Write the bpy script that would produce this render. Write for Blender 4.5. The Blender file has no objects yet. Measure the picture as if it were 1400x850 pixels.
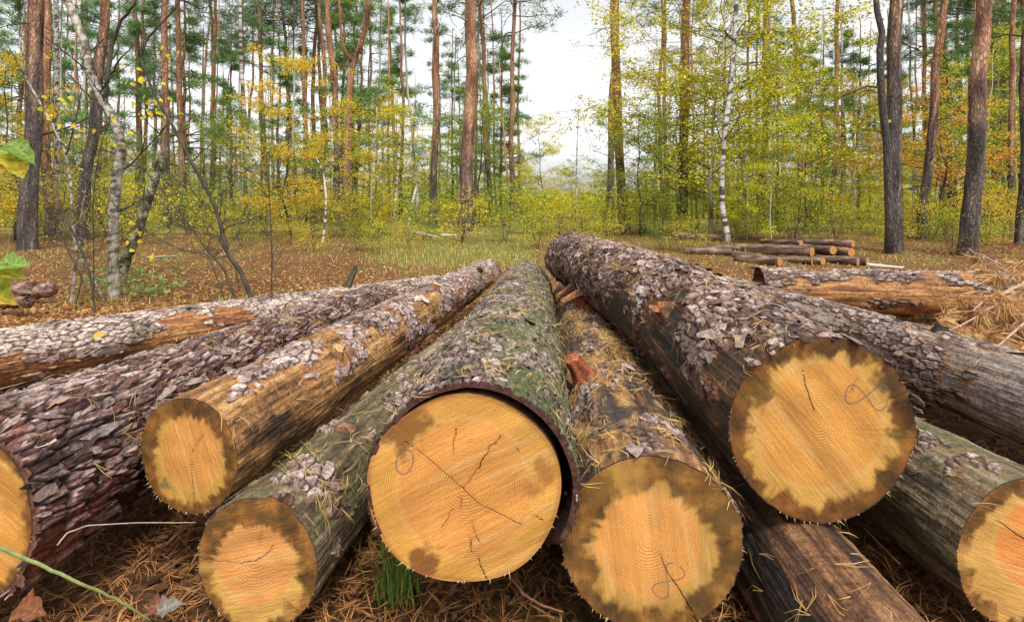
import bpy, math, random
import numpy as np
from mathutils import Vector
random.seed(5)
R = np.random.default_rng(11)
PI = math.pi
F, CX, HY, CH = 740.0, 700.0, 280.0, 1.05      # focal length in photo pixels, principal column, horizon row, eye height
COL = bpy.context.scene.collection

# ------------------------------------------------------------------ helpers
def P(px, py, d):
    return np.array([(px - CX) / F * d, d, CH - (py - HY) / F * d])
def sst(a, b, x):
    t = np.clip((x - a) / (b - a), 0, 1); return t * t * (3 - 2 * t)
def mix(a, b, t):
    a = np.asarray(a, float); b = np.asarray(b, float)
    t = np.asarray(t)[..., None]
    return a * (1 - t) + b * t
def ramp(t, stops):
    xs = [s[0] for s in stops]
    return np.stack([np.interp(t, xs, [s[1][k] for s in stops]) for k in range(3)], -1)
def hsh(i, j, seed):
    with np.errstate(over='ignore'):
        x = (i.astype(np.int64) * 374761393 + j.astype(np.int64) * 668265263 + seed * 974634777) & 0xFFFFFFFF
        x = ((x ^ (x >> 13)) * 1274126177) & 0xFFFFFFFF
        x = ((x ^ (x >> 16)) * 2246822519) & 0xFFFFFFFF
        x = x ^ (x >> 15)
    return x.astype(np.float64) / 4294967295.0
def pn(u, v, pv, seed):
    i = np.floor(u).astype(np.int64); j = np.floor(v).astype(np.int64)
    fu = u - i; fv = v - j
    su = fu * fu * (3 - 2 * fu); sv = fv * fv * (3 - 2 * fv)
    def g(a, b, x, y):
        h = hsh(a, np.mod(b, pv) if pv else b, seed) * 2 * PI
        return np.cos(h) * x + np.sin(h) * y
    n00 = g(i, j, fu, fv); n10 = g(i + 1, j, fu - 1, fv)
    n01 = g(i, j + 1, fu, fv - 1); n11 = g(i + 1, j + 1, fu - 1, fv - 1)
    return ((n00 * (1 - su) + n10 * su) * (1 - sv) + (n01 * (1 - su) + n11 * su) * sv) * 1.5
def fbm(u, v, pv, seed, octv=4, gain=.5):
    s = 0; a = 1; t = 0
    for k in range(octv):
        s = s + a * pn(u, v, pv, seed + k * 17); t += a
        u = u * 2; v = v * 2; pv = pv * 2 if pv else 0; a *= gain
    return s / t * 1.3
def vor(u, v, pv, seed, jit=.85):
    i = np.floor(u).astype(np.int64); j = np.floor(v).astype(np.int64)
    f1 = np.full(u.shape, 9.); f2 = np.full(u.shape, 9.); cid = np.zeros(u.shape)
    du = np.zeros(u.shape)
    for a in (-1, 0, 1):
        for b in (-1, 0, 1):
            ii = i + a; jj = j + b; jm = np.mod(jj, pv) if pv else jj
            x = ii + .5 + jit * (hsh(ii, jm, seed) - .5); y = jj + .5 + jit * (hsh(ii, jm, seed + 5) - .5)
            d = np.hypot(u - x, v - y); c = hsh(ii, jm, seed + 9)
            n = d < f1
            f2 = np.where(n, f1, np.minimum(f2, d)); cid = np.where(n, c, cid); du = np.where(n, u - x, du); f1 = np.where(n, d, f1)
    return f1, f2, cid, du

def mesh(name, V, Q=None, T=None, col=None, mats=(), smooth=True, extra=None, midx=None):
    me = bpy.data.meshes.new(name)
    V = np.asarray(V, np.float32)
    parts = []; tot = []
    if Q is not None and len(Q): parts.append(np.asarray(Q, np.int32).ravel()); tot.append(np.full(len(Q), 4, np.int32))
    if T is not None and len(T): parts.append(np.asarray(T, np.int32).ravel()); tot.append(np.full(len(T), 3, np.int32))
    L = np.concatenate(parts); tot = np.concatenate(tot)
    st = np.concatenate([[0], np.cumsum(tot)[:-1]]).astype(np.int32)
    me.vertices.add(len(V)); me.vertices.foreach_set('co', V.ravel())
    me.loops.add(len(L)); me.loops.foreach_set('vertex_index', L)
    me.polygons.add(len(tot)); me.polygons.foreach_set('loop_start', st); me.polygons.foreach_set('loop_total', tot)
    if midx is not None: me.polygons.foreach_set('material_index', np.asarray(midx, np.int32))
    me.update(calc_edges=True)
    me.polygons.foreach_set('use_smooth', np.full(len(tot), smooth, bool) if isinstance(smooth, bool) else smooth)
    if col is not None:
        at = me.attributes.new('Col', 'FLOAT_COLOR', 'POINT')
        at.data.foreach_set('color', np.concatenate([np.clip(col, 0, 1), np.ones((len(V), 1))], 1).astype(np.float32).ravel())
    for k, a in (extra or {}).items():
        at = me.attributes.new(k, 'FLOAT_VECTOR', 'POINT'); at.data.foreach_set('vector', np.asarray(a, np.float32).ravel())
    for m in mats: me.materials.append(m)
    return me
def link(name, me, parent=None, loc=None):
    o = bpy.data.objects.new(name, me); COL.objects.link(o)
    if loc is not None: o.location = loc
    if parent is not None: o.parent = parent
    return o
def tag(o, label=None, cat=None, group=None, kind=None):
    if label: o['label'] = label
    if cat: o['category'] = cat
    if group: o['group'] = group
    if kind: o['kind'] = kind
    return o
def empty(name, loc, label, cat, group=None):
    o = bpy.data.objects.new(name, None); COL.objects.link(o); o.location = loc; o.empty_display_size = .1
    return tag(o, label, cat, group)
def copy_tree(o, parent=None):
    c = o.copy(); COL.objects.link(c); c.parent = parent
    for ch in list(o.children): copy_tree(ch, c)
    return c

class MB:
    """collects pieces with a colour into one mesh"""
    def __init__(s): s.V = []; s.Q = []; s.T = []; s.C = []; s.n = 0
    def add(s, V, Q=None, T=None, C=(.2, .2, .2)):
        V = np.asarray(V, float)
        if Q is not None and len(Q): s.Q.append(np.asarray(Q) + s.n)
        if T is not None and len(T): s.T.append(np.asarray(T) + s.n)
        C = np.asarray(C, float)
        s.C.append(np.broadcast_to(C, (len(V), 3)) if C.ndim == 1 else C)
        s.V.append(V); s.n += len(V)
    def tube(s, pts, rad, ns=8, C=(.2, .2, .2), cap=True, cfun=None):
        pts = np.asarray(pts, float); n = len(pts); rad = np.broadcast_to(np.asarray(rad, float), (n,))
        tg = np.gradient(pts, axis=0); tg /= np.linalg.norm(tg, axis=1)[:, None] + 1e-9
        ref = np.array([0, 0, 1.]) if abs(tg[0, 2]) < .8 else np.array([0, 1., 0])
        e1 = np.cross(tg, ref); e1 /= np.linalg.norm(e1, axis=1)[:, None] + 1e-9; e2 = np.cross(tg, e1)
        a = np.arange(ns) / ns * 2 * PI
        V = pts[:, None] + rad[:, None, None] * (np.cos(a)[None, :, None] * e1[:, None] + np.sin(a)[None, :, None] * e2[:, None])
        V = V.reshape(-1, 3)
        i = np.arange(n - 1)[:, None] * ns; j = np.arange(ns)[None]; k = (j + 1) % ns
        Q = np.stack([i + j, i + k, i + ns + k, i + ns + j], -1).reshape(-1, 4)
        T = None
        if cap:
            V = np.concatenate([V, pts[:1], pts[-1:]]); m = n * ns; jj = np.arange(ns); kk = (jj + 1) % ns
            T = np.concatenate([np.stack([kk, jj, np.full(ns, m)], -1), np.stack([jj + (n - 1) * ns, kk + (n - 1) * ns, np.full(ns, m + 1)], -1)])
        s.add(V, Q, T, cfun(V) if cfun else C)
    def me(s, name, mats, smooth=True, extra=None):
        return mesh(name, np.concatenate(s.V), np.concatenate(s.Q) if s.Q else None, np.concatenate(s.T) if s.T else None, np.concatenate(s.C), mats, smooth, extra)

# ------------------------------------------------------------------ materials
def mat(name):
    m = bpy.data.materials.new(name); m.use_nodes = True
    nt = m.node_tree; nt.nodes.clear(); out = nt.nodes.new('ShaderNodeOutputMaterial')
    return m, nt, out
def N(nt, t, **kw):
    n = nt.nodes.new(t)
    for k, v in kw.items():
        if k in n.inputs.keys() if isinstance(k, str) else False: n.inputs[k].default_value = v
        else: setattr(n, k, v)
    return n
def bark_mat(name, fine=140, bump=.5, rough=.85, var=.5, dist=.004, coord='Object', sc=(1, 1, 1), mott=0):
    m, nt, out = mat(name); L = nt.links.new
    at = N(nt, 'ShaderNodeAttribute', attribute_name='Col')
    tc = N(nt, 'ShaderNodeTexCoord'); mp = N(nt, 'ShaderNodeMapping'); mp.inputs['Scale'].default_value = sc
    L(tc.outputs[coord], mp.inputs[0])
    n1 = N(nt, 'ShaderNodeTexNoise'); n1.inputs['Scale'].default_value = fine; n1.inputs['Detail'].default_value = 6; n1.inputs['Roughness'].default_value = .65
    L(mp.outputs[0], n1.inputs['Vector'])
    mr = N(nt, 'ShaderNodeMapRange'); mr.inputs[1].default_value = .25; mr.inputs[2].default_value = .75
    mr.inputs[3].default_value = 1 - var; mr.inputs[4].default_value = 1 + var
    L(n1.outputs[0], mr.inputs[0])
    mx = N(nt, 'ShaderNodeVectorMath', operation='SCALE'); L(at.outputs['Color'], mx.inputs[0])
    if mott:
        n5 = N(nt, 'ShaderNodeTexNoise'); n5.inputs['Scale'].default_value = 48; n5.inputs['Detail'].default_value = 9; n5.inputs['Roughness'].default_value = .78; L(mp.outputs[0], n5.inputs['Vector'])
        m5 = N(nt, 'ShaderNodeMapRange'); m5.inputs[1].default_value = .40; m5.inputs[2].default_value = .56; m5.inputs[3].default_value = 1 - mott; m5.inputs[4].default_value = 1.12; L(n5.outputs[0], m5.inputs[0])
        mm5 = N(nt, 'ShaderNodeMath', operation='MULTIPLY'); L(mr.outputs[0], mm5.inputs[0]); L(m5.outputs[0], mm5.inputs[1]); L(mm5.outputs[0], mx.inputs['Scale'])
    else: L(mr.outputs[0], mx.inputs['Scale'])
    b = N(nt, 'ShaderNodeBump'); b.inputs['Strength'].default_value = bump; b.inputs['Distance'].default_value = dist
    L(n1.outputs[0], b.inputs['Height'])
    p = N(nt, 'ShaderNodeBsdfPrincipled'); p.inputs['Roughness'].default_value = rough
    p.inputs['Specular IOR Level'].default_value = .3
    L(mx.outputs[0], p.inputs['Base Color']); L(b.outputs[0], p.inputs['Normal']); L(p.outputs[0], out.inputs[0])
    return m
M_BARK = bark_mat('log_bark', 150, .8, .66, .45, mott=.55)
def trunk_mat(name, vs, fine, bd):
    m = bark_mat(name, fine, .8, .85, .55, bd * .5, 'Object', (1, 1, .4)); nt = m.node_tree; L = nt.links.new
    pr = [n for n in nt.nodes if n.type == 'BSDF_PRINCIPLED'][0]; src = pr.inputs['Base Color'].links[0].from_socket
    b0 = [n for n in nt.nodes if n.type == 'BUMP'][0]
    tc = [n for n in nt.nodes if n.type == 'TEX_COORD'][0]
    mp = N(nt, 'ShaderNodeMapping'); mp.inputs['Scale'].default_value = (1, 1, .26); L(tc.outputs['Object'], mp.inputs[0])
    nz = N(nt, 'ShaderNodeTexNoise'); nz.inputs['Scale'].default_value = vs * .6; L(mp.outputs[0], nz.inputs['Vector'])
    ad = N(nt, 'ShaderNodeVectorMath', operation='MULTIPLY_ADD'); L(nz.outputs['Color'], ad.inputs[0]); ad.inputs[1].default_value = (.09, .09, .09); L(mp.outputs[0], ad.inputs[2])
    vo = N(nt, 'ShaderNodeTexVoronoi', feature='DISTANCE_TO_EDGE'); vo.inputs['Scale'].default_value = vs; L(ad.outputs[0], vo.inputs['Vector'])
    v2 = N(nt, 'ShaderNodeTexVoronoi'); v2.inputs['Scale'].default_value = vs; L(ad.outputs[0], v2.inputs['Vector'])
    mr = N(nt, 'ShaderNodeMapRange'); mr.inputs[1].default_value = .0; mr.inputs[2].default_value = .30; mr.inputs[3].default_value = .55; mr.inputs[4].default_value = 1.15; L(vo.outputs['Distance'], mr.inputs[0])
    sp = N(nt, 'ShaderNodeSeparateColor'); L(v2.outputs['Color'], sp.inputs[0])
    m2 = N(nt, 'ShaderNodeMapRange'); m2.inputs[3].default_value = .78; m2.inputs[4].default_value = 1.25; L(sp.outputs[0], m2.inputs[0])
    mu = N(nt, 'ShaderNodeMath', operation='MULTIPLY'); L(mr.outputs[0], mu.inputs[0]); L(m2.outputs[0], mu.inputs[1])
    vx = N(nt, 'ShaderNodeVectorMath', operation='SCALE'); L(src, vx.inputs[0]); L(mu.outputs[0], vx.inputs['Scale']); L(vx.outputs[0], pr.inputs['Base Color'])
    b2 = N(nt, 'ShaderNodeBump'); b2.inputs['Strength'].default_value = 1; b2.inputs['Distance'].default_value = bd; L(mr.outputs[0], b2.inputs['Height']); L(b0.outputs[0], b2.inputs['Normal']); L(b2.outputs[0], pr.inputs['Normal'])
    return m
M_TRUNK = trunk_mat('standing_bark', 24, 34, .02)
M_TRUNK_OLD = bark_mat('standing_bark', 14, 1.0, .85, .55, .05, 'Object', (1, 1, .35))
M_TWIG = bark_mat('twig_bark', 60, .5, .8, .35, .003)
M_NEEDLE = bark_mat('dry_needle', 30, .1, .6, .3)

def face_mat():
    m, nt, out = mat('cut_wood'); L = nt.links.new
    at = N(nt, 'ShaderNodeAttribute', attribute_name='Col'); fc = N(nt, 'ShaderNodeAttribute', attribute_name='fc')
    # annual rings around the pith
    nz = N(nt, 'ShaderNodeTexNoise'); nz.inputs['Scale'].default_value = 7; nz.inputs['Detail'].default_value = 3; L(fc.outputs['Vector'], nz.inputs['Vector'])
    sub = N(nt, 'ShaderNodeVectorMath', operation='LENGTH'); L(fc.outputs['Vector'], sub.inputs[0])
    ad = N(nt, 'ShaderNodeMath', operation='MULTIPLY_ADD'); L(nz.outputs[0], ad.inputs[0]); ad.inputs[1].default_value = .034; L(sub.outputs['Value'], ad.inputs[2])
    pw = N(nt, 'ShaderNodeMath', operation='POWER'); L(ad.outputs[0], pw.inputs[0]); pw.inputs[1].default_value = 1.35
    mu = N(nt, 'ShaderNodeMath', operation='MULTIPLY'); L(pw.outputs[0], mu.inputs[0]); mu.inputs[1].default_value = 1750
    si = N(nt, 'ShaderNodeMath', operation='SINE'); L(mu.outputs[0], si.inputs[0])
    wv = N(nt, 'ShaderNodeMapRange'); wv.inputs[1].default_value = -.2; wv.inputs[2].default_value = 1; wv.inputs[3].default_value = 1.06; wv.inputs[4].default_value = .74
    L(si.outputs[0], wv.inputs[0])
    # irregular strength of the rings
    n3 = N(nt, 'ShaderNodeTexNoise'); n3.inputs['Scale'].default_value = 14; L(fc.outputs['Vector'], n3.inputs['Vector'])
    mrr = N(nt, 'ShaderNodeMapRange'); mrr.inputs[1].default_value = .38; mrr.inputs[2].default_value = .64; L(n3.outputs[0], mrr.inputs[0])
    mm = N(nt, 'ShaderNodeMix'); mm.inputs[2].default_value = 1.0; L(mrr.outputs[0], mm.inputs[0]); L(wv.outputs[0], mm.inputs[3])
    # saw fibres
    mp = N(nt, 'ShaderNodeMapping'); mp.inputs['Rotation'].default_value = (0, 0, .5); mp.inputs['Scale'].default_value = (1, 9, 1); L(fc.outputs['Vector'], mp.inputs[0])
    n2 = N(nt, 'ShaderNodeTexNoise'); n2.inputs['Scale'].default_value = 60; n2.inputs['Detail'].default_value = 6; n2.inputs['Roughness'].default_value = .7; L(mp.outputs[0], n2.inputs['Vector'])
    f2 = N(nt, 'ShaderNodeMapRange'); f2.inputs[1].default_value = .3; f2.inputs[2].default_value = .7; f2.inputs[3].default_value = .90; f2.inputs[4].default_value = 1.10; L(n2.outputs[0], f2.inputs[0])
    n4 = N(nt, 'ShaderNodeTexNoise'); n4.inputs['Scale'].default_value = 420; n4.inputs['Detail'].default_value = 3; L(fc.outputs['Vector'], n4.inputs['Vector'])
    f4 = N(nt, 'ShaderNodeMapRange'); f4.inputs[1].default_value = .3; f4.inputs[2].default_value = .7; f4.inputs[3].default_value = .86; f4.inputs[4].default_value = 1.12; L(n4.outputs[0], f4.inputs[0])
    a1 = N(nt, 'ShaderNodeMath', operation='MULTIPLY'); L(mm.outputs[0], a1.inputs[0]); L(f2.outputs[0], a1.inputs[1])
    a2 = N(nt, 'ShaderNodeMath', operation='MULTIPLY'); L(a1.outputs[0], a2.inputs[0]); L(f4.outputs[0], a2.inputs[1])
    mx = N(nt, 'ShaderNodeVectorMath', operation='SCALE'); L(at.outputs['Color'], mx.inputs[0]); L(a2.outputs[0], mx.inputs['Scale'])
    b = N(nt, 'ShaderNodeBump'); b.inputs['Strength'].default_value = .6; b.inputs['Distance'].default_value = .002; L(a2.outputs[0], b.inputs['Height'])
    p = N(nt, 'ShaderNodeBsdfPrincipled'); p.inputs['Roughness'].default_value = .62; p.inputs['Specular IOR Level'].default_value = .35
    L(mx.outputs[0], p.inputs['Base Color']); L(b.outputs[0], p.inputs['Normal']); L(p.outputs[0], out.inputs[0])
    return m
M_FACE = face_mat()
def leaf_mat(name, tr=.4, rough=.5, spec=.3):
    m, nt, out = mat(name); L = nt.links.new
    at = N(nt, 'ShaderNodeAttribute', attribute_name='Col')
    oi = N(nt, 'ShaderNodeObjectInfo')
    hs = N(nt, 'ShaderNodeHueSaturation'); L(at.outputs['Color'], hs.inputs['Color'])
    mh = N(nt, 'ShaderNodeMapRange'); mh.inputs[3].default_value = .48; mh.inputs[4].default_value = .52; L(oi.outputs['Random'], mh.inputs[0]); L(mh.outputs[0], hs.inputs['Hue'])
    d = N(nt, 'ShaderNodeBsdfPrincipled'); d.inputs['Roughness'].default_value = rough; d.inputs['Specular IOR Level'].default_value = spec
    t = N(nt, 'ShaderNodeBsdfTranslucent'); x = N(nt, 'ShaderNodeMixShader'); x.inputs[0].default_value = tr
    L(hs.outputs[0], d.inputs['Base Color']); L(hs.outputs[0], t.inputs['Color'])
    L(d.outputs[0], x.inputs[1]); L(t.outputs[0], x.inputs[2]); L(x.outputs[0], out.inputs[0])
    return m
M_LEAF = leaf_mat('leaf', .5); M_PINE = leaf_mat('pine_needles_live', .25, .6); M_GRASS = leaf_mat('grass_blade', .3)

# ------------------------------------------------------------------ terrain
def ground_z(x, y):
    x = np.asarray(x, float); y = np.asarray(y, float)
    far = sst(4.5, 14, y)
    z = .28 * far + .05 * fbm(x / 2.3 + 40, y / 2.3, 0, 3, 3) * sst(2, 6, y) + .18 * fbm(x / 13, y / 13 + 9, 0, 31, 2) * sst(12, 30, y)
    near = 1 - sst(2.5, 5, y)
    z = z + near * (.015 + .018 * fbm(x / .25, y / .25, 0, 8, 3))
    return z
def g1(x, y): return float(ground_z(np.array([x]), np.array([y]))[0])

def ground():
    n = 340
    a = np.linspace(-1, 1, n); xs = 3.2 * a + 420 * np.sign(a) * np.abs(a) ** 7
    b = np.linspace(0, 1, n); ys = -6 + 26 * b + 500 * b ** 9
    X, Y = np.meshgrid(xs, ys)
    xs2 = np.sign(a) * (6 * np.abs(a) + 14 * np.abs(a) ** 3 + 400 * np.abs(a) ** 10)
    X, Y = np.meshgrid(xs2, ys)
    V = np.stack([X, Y, ground_z(X, Y)], -1).reshape(-1, 3)
    i = np.arange(n - 1)[:, None] * n; j = np.arange(n - 1)[None]
    Q = np.stack([i + j, i + j + 1, i + n + j + 1, i + n + j], -1).reshape(-1, 4)
    m, nt, out = mat('forest_floor'); L = nt.links.new
    tc = N(nt, 'ShaderNodeTexCoord')
    def noise(s, det=5, r=.6):
        k = N(nt, 'ShaderNodeTexNoise'); k.inputs['Scale'].default_value = s; k.inputs['Detail'].default_value = det; k.inputs['Roughness'].default_value = r
        L(tc.outputs['Object'], k.inputs['Vector']); return k
    nf = noise(45, 8, .75); nm = noise(1.1, 5, .65)
    cr = N(nt, 'ShaderNodeValToRGB'); L(nf.outputs[0], cr.inputs[0])
    e = cr.color_ramp.elements; e[0].position = .3; e[0].color = (.022, .013, .008, 1); e[1].position = .75; e[1].color = (.44, .23, .10, 1)
    k = e.new(.5); k.color = (.13, .058, .025, 1)
    cg = N(nt, 'ShaderNodeValToRGB'); L(nf.outputs[0], cg.inputs[0])
    e = cg.color_ramp.elements; e[0].position = .3; e[0].color = (.05, .06, .012, 1); e[1].position = .7; e[1].color = (.26, .25, .06, 1)
    # grass fades in towards the wood
    at = N(nt, 'ShaderNodeAttribute', attribute_name='Col')
    gm = N(nt, 'ShaderNodeMath', operation='ADD'); L(at.outputs['Fac'], gm.inputs[0])
    mr = N(nt, 'ShaderNodeMapRange'); mr.inputs[1].default_value = .35; mr.inputs[2].default_value = .65; mr.inputs[3].default_value = -.4; mr.inputs[4].default_value = .4
    L(nm.outputs[0], mr.inputs[0]); L(mr.outputs[0], gm.inputs[1])
    cl = N(nt, 'ShaderNodeClamp'); L(gm.outputs[0], cl.inputs[0])
    mx = N(nt, 'ShaderNodeMix', data_type='RGBA'); L(cl.outputs[0], mx.inputs[0]); L(cr.outputs[0], mx.inputs[6]); L(cg.outputs[0], mx.inputs[7])
    bp = N(nt, 'ShaderNodeBump'); bp.inputs['Strength'].default_value = 1; bp.inputs['Distance'].default_value = .03; L(nf.outputs[0], bp.inputs['Height'])
    p = N(nt, 'ShaderNodeBsdfPrincipled'); p.inputs['Roughness'].default_value = .9; p.inputs['Specular IOR Level'].default_value = .15
    L(mx.outputs[2], p.inputs['Base Color']); L(bp.outputs[0], p.inputs['Normal']); L(p.outputs[0], out.inputs[0])
    g = grass_mask(V[:, 0], V[:, 1])
    o = link('ground', mesh('ground', V, Q, None, np.repeat(g[:, None], 3, 1), [m]))
    tag(o, kind='structure', label='forest floor of brown needles with patches of green grass')
def grass_mask(x, y):
    px = CX + F * x / np.maximum(y, .5)
    g = sst(7, 9.5, y) * (sst(480, 560, px) * (1 - sst(690, 760, px)) * .8 + .22) + .55 * sst(12, 17, y)
    return np.clip(g, 0, 1) * sst(5, 7, y)
ground()

# ------------------------------------------------------------------ logs
LG = (.46, .42, .42); PK = (.43, .31, .27); DK = (.035, .024, .02)
SURF = []      # (positions, radial normals, weight) for needles lying on the logs

def make_log(label, A, B, rA, rB, st, nth=520, ks=.0030, bend=(0, 0), skew=(0, 0), seed=1, face=None, far_face=False, flakes=0, knots=(), shell=False, needles=0, lobes=.025):
    A = np.array(A, float); B = np.array(B, float); ax = B - A; Ln = np.linalg.norm(ax); ax /= Ln
    e1 = np.cross(ax, [0, 0, 1.]); e1 /= np.linalg.norm(e1); e2 = np.cross(e1, ax)
    us = [0.]
    while us[-1] < Ln:
        y = max(1.0, np.linalg.norm((A + ax * us[-1])[:2]))
        us.append(us[-1] + ks * y * st.get('kq', 1))
    us[-1] = Ln; us = np.array(us); ns = len(us)
    th = np.arange(nth) / nth
    U, TV = np.meshgrid(us, th, indexing='ij'); ang = TV * 2 * PI
    cu, su = np.cos(ang), np.sin(ang)
    circ = 2 * PI * (rA + rB) / 2
    kv = lambda s: max(3, int(round(circ / s)))
    # ---- base radius
    r = rA + (rB - rA) * (U / Ln)
    r = r * (1 + lobes * fbm(U / .9, TV * 3, 3, seed, 2) * 2 + .018 * fbm(U / .25, TV * 6, 6, seed + 1, 2) + .007 * fbm(U / .1, TV * 17, 17, seed + 71, 2))
    # ---- wood under the bark: long fibres
    w = fbm(U / .55, TV * kv(.035), kv(.035), seed + 2, 5, .6)
    w2 = fbm(U / .9, TV * kv(.16), kv(.16), seed + 3, 3)
    f = fbm(U / .12, TV * kv(.009), kv(.009), seed + 4, 3, .6)
    wood = ramp(.5 + .75 * w + .3 * w2, st['wood'])
    wood = wood * (1 + .45 * f)[..., None]
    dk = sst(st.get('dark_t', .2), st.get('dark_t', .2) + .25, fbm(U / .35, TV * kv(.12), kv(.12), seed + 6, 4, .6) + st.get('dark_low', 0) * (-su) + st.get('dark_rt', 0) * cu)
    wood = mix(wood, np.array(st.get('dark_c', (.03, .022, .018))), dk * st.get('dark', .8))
    if st.get('green', 0):
        gm = sst(.0, .5, fbm(U / .5, TV * kv(.1), kv(.1), seed + 7, 3) + .25 * su) * st['green']
        wood = mix(wood, np.array((.14, .14, .05)), gm)
    h = .0024 * f + .0035 * w + .003 * sst(.25, .6, fbm(U / .16, TV * kv(.05), kv(.05), seed + 25, 4, .6))
    wood = wood * (1 - .4 * sst(.15, .5, fbm(U / .10, TV * kv(.03), kv(.03), seed + 26, 5, .65)))[..., None]
    wood = wood * st.get('wk', .78)
    # ---- bark mask
    wu = .35 * fbm(U / .09, TV * kv(.09), kv(.09), seed + 8, 3); wv = .35 * fbm(U / .09, TV * kv(.09), kv(.09), seed + 9, 3)
    t = st.get('cov', 0) + 1.0 * fbm(U / st.get('mu', .45), TV * kv(st.get('mv', .2)), kv(st.get('mv', .2)), seed + 10, 5, .55) + st.get('up', 0) * su + st.get('rt', 0) * cu
    if 'along' in st: t = t + st['along'](U / Ln, cu, su)
    cw, cv = st.get('cell', (.035, .026))
    k1 = kv(cv)
    F1, F2, cid, du = vor(U / cw + wu * 1.2, TV * k1 + wv * 1.2, k1, seed + 12)
    # mask borders follow plate borders
    t = t + .22 * (cid - .5)
    m = sst(-.012, .012, t)
    edge = sst(.03, .26, F2 - F1)
    k2 = kv(cv * .45)
    G1, G2, cid2, du2 = vor(U / (cw * .5) + wu * 1.5 + 7, TV * k2 + wv * 1.5, k2, seed + 14)
    edge2 = sst(.02, .2, G2 - G1)
    th_ = st.get('thick', .008)
    hb = 1.3 * th_ * (.25 + .55 * edge * (.45 + .55 * cid) + .30 * edge2 * edge * cid2) + th_ * .35 * du * edge
    fn = fbm(U / .03, TV * kv(.02), kv(.02), seed + 16, 4, .65)
    hb = hb + .0016 * fn
    bt = .55 * cid + .45 * cid2
    bark = ramp(np.clip(bt + .35 * fn + st.get('lift', 0) + .18 * su, 0, 1), st.get('bark', [(0, (.07, .03, .022)), (.3, (.17, .095, .075)), (.6, (.30, .24, .22)), (.85, (.42, .375, .37)), (1, (.56, .52, .51))]))  # upper side of the bark painted lighter, standing in for sky light
    bark = mix(bark, np.array(st.get('crack', (.055, .03, .022))), (1 - edge * (.35 + .65 * edge2)) * .88)
    wst = sst(-.05, .45, fbm(U / .28, TV * kv(.14), kv(.14), seed + 23, 5, .65))
    bark = bark * (.80 - .42 * wst)[..., None] * np.array((1.0, .93, .90))
    if st.get('red', 0):
        rm = sst(.1, .45, fbm(U / .2, TV * kv(.12), kv(.12), seed + 18, 4, .6) - .35 * su)
        bark = mix(bark, np.array((.24, .10, .07)), rm * st['red'])
    bark = np.clip(bark, 0, 1) ** 1.4 * 1.38 * np.array((1.03, .96, .88))
    if st.get('moss', 0):
        mm = sst(-.05, .35, fbm(U / .22, TV * kv(.1), kv(.1), seed + 19, 4, .6) + st.get('moss_rt', .3) * cu) * (.35 + .65 * (1 - edge2 * .6))
        bark = mix(bark, np.array((.105, .125, .035)), mm * st['moss'])
    # raw inner bark shows in a rim just outside the mask
    rim = sst(-.16, -.02, t) * (1 - m)
    wood = mix(wood, np.array(st.get('rim', (.20, .075, .03))), rim * .75)
    h = h * (1 - m) + (hb + .002) * m
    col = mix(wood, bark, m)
    # knots and stubs swell the surface
    for (ku, ka, kr, kh) in knots:
        dth = (ang - ka + PI) % (2 * PI) - PI
        dd = np.hypot((U - ku), dth * r) / kr
        h = h + kh * np.exp(-dd ** 2)
        col = mix(col, np.array((.05, .028, .02)), np.exp(-(np.abs(dd - .75) / .25) ** 2) * .7)
    if shell: r = r * (1 - .055 * sst(.0, 1, su) * (1 - sst(.1, .6, U)))
    rr = r + h
    # ---- place on the axis
    uu = U / Ln
    off = bend[0] * np.sin(uu * PI); ofz = bend[1] * np.sin(uu * PI)
    us_ = U + (skew[0] * cu + skew[1] * su) * r * (1 - sst(0, .5, U))
    if shell: us_ = us_ + (.16 * sst(.45, .95, -su) + .005 * fbm(TV * 0 + 2, TV * 30, 30, seed + 70, 4)) * (1 - sst(0, .5, U))
    V = A + ax * us_[..., None] + e1 * (off + rr * cu)[..., None] + e2 * (ofz + rr * su)[..., None]
    rad = e1 * cu[..., None] + e2 * su[..., None]
    i = np.arange(ns - 1)[:, None] * nth; j = np.arange(nth)[None]; k = (j + 1) % nth
    Q = np.stack([i + j, i + nth + j, i + nth + k, i + k], -1).reshape(-1, 4)
    base = np.array([A[0] * .5 + B[0] * .5, A[1] * .5 + B[1] * .5, 0]); base[2] = g1(base[0], base[1])
    root = empty('pine_log', base, label, 'log', 'felled pine logs in the front pile')
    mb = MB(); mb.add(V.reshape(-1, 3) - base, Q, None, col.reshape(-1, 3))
    # far cap
    c = (A + ax * Ln)[None] - base
    nv = mb.n
    ring = V[-1] - base
    jj = np.arange(nth); kk = (jj + 1) % nth
    mb.add(np.concatenate([ring, c]), None, np.stack([jj, np.full(nth, nth), kk], -1), (.5, .3, .12))
    if shell:   # loose bark standing off the wood at the near end: rim and inner side
        inn = (V[:60] - rad[:60] * (rr[:60] - (r[:60] - .003))[..., None] - base)
        q = np.stack([i[:59] + j, i[:59] + k, i[:59] + nth + k, i[:59] + nth + j], -1).reshape(-1, 4)
        mb.add(inn.reshape(-1, 3), q, None, (.05, .02, .014))
        rimv = np.concatenate([V[0] - base, inn[0]])
        mb.add(rimv, np.stack([jj, kk, kk + nth, jj + nth], -1), None, (.075, .028, .02))
    # ---- loose flakes standing off the bark
    flakes = int(flakes * .62)
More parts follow.
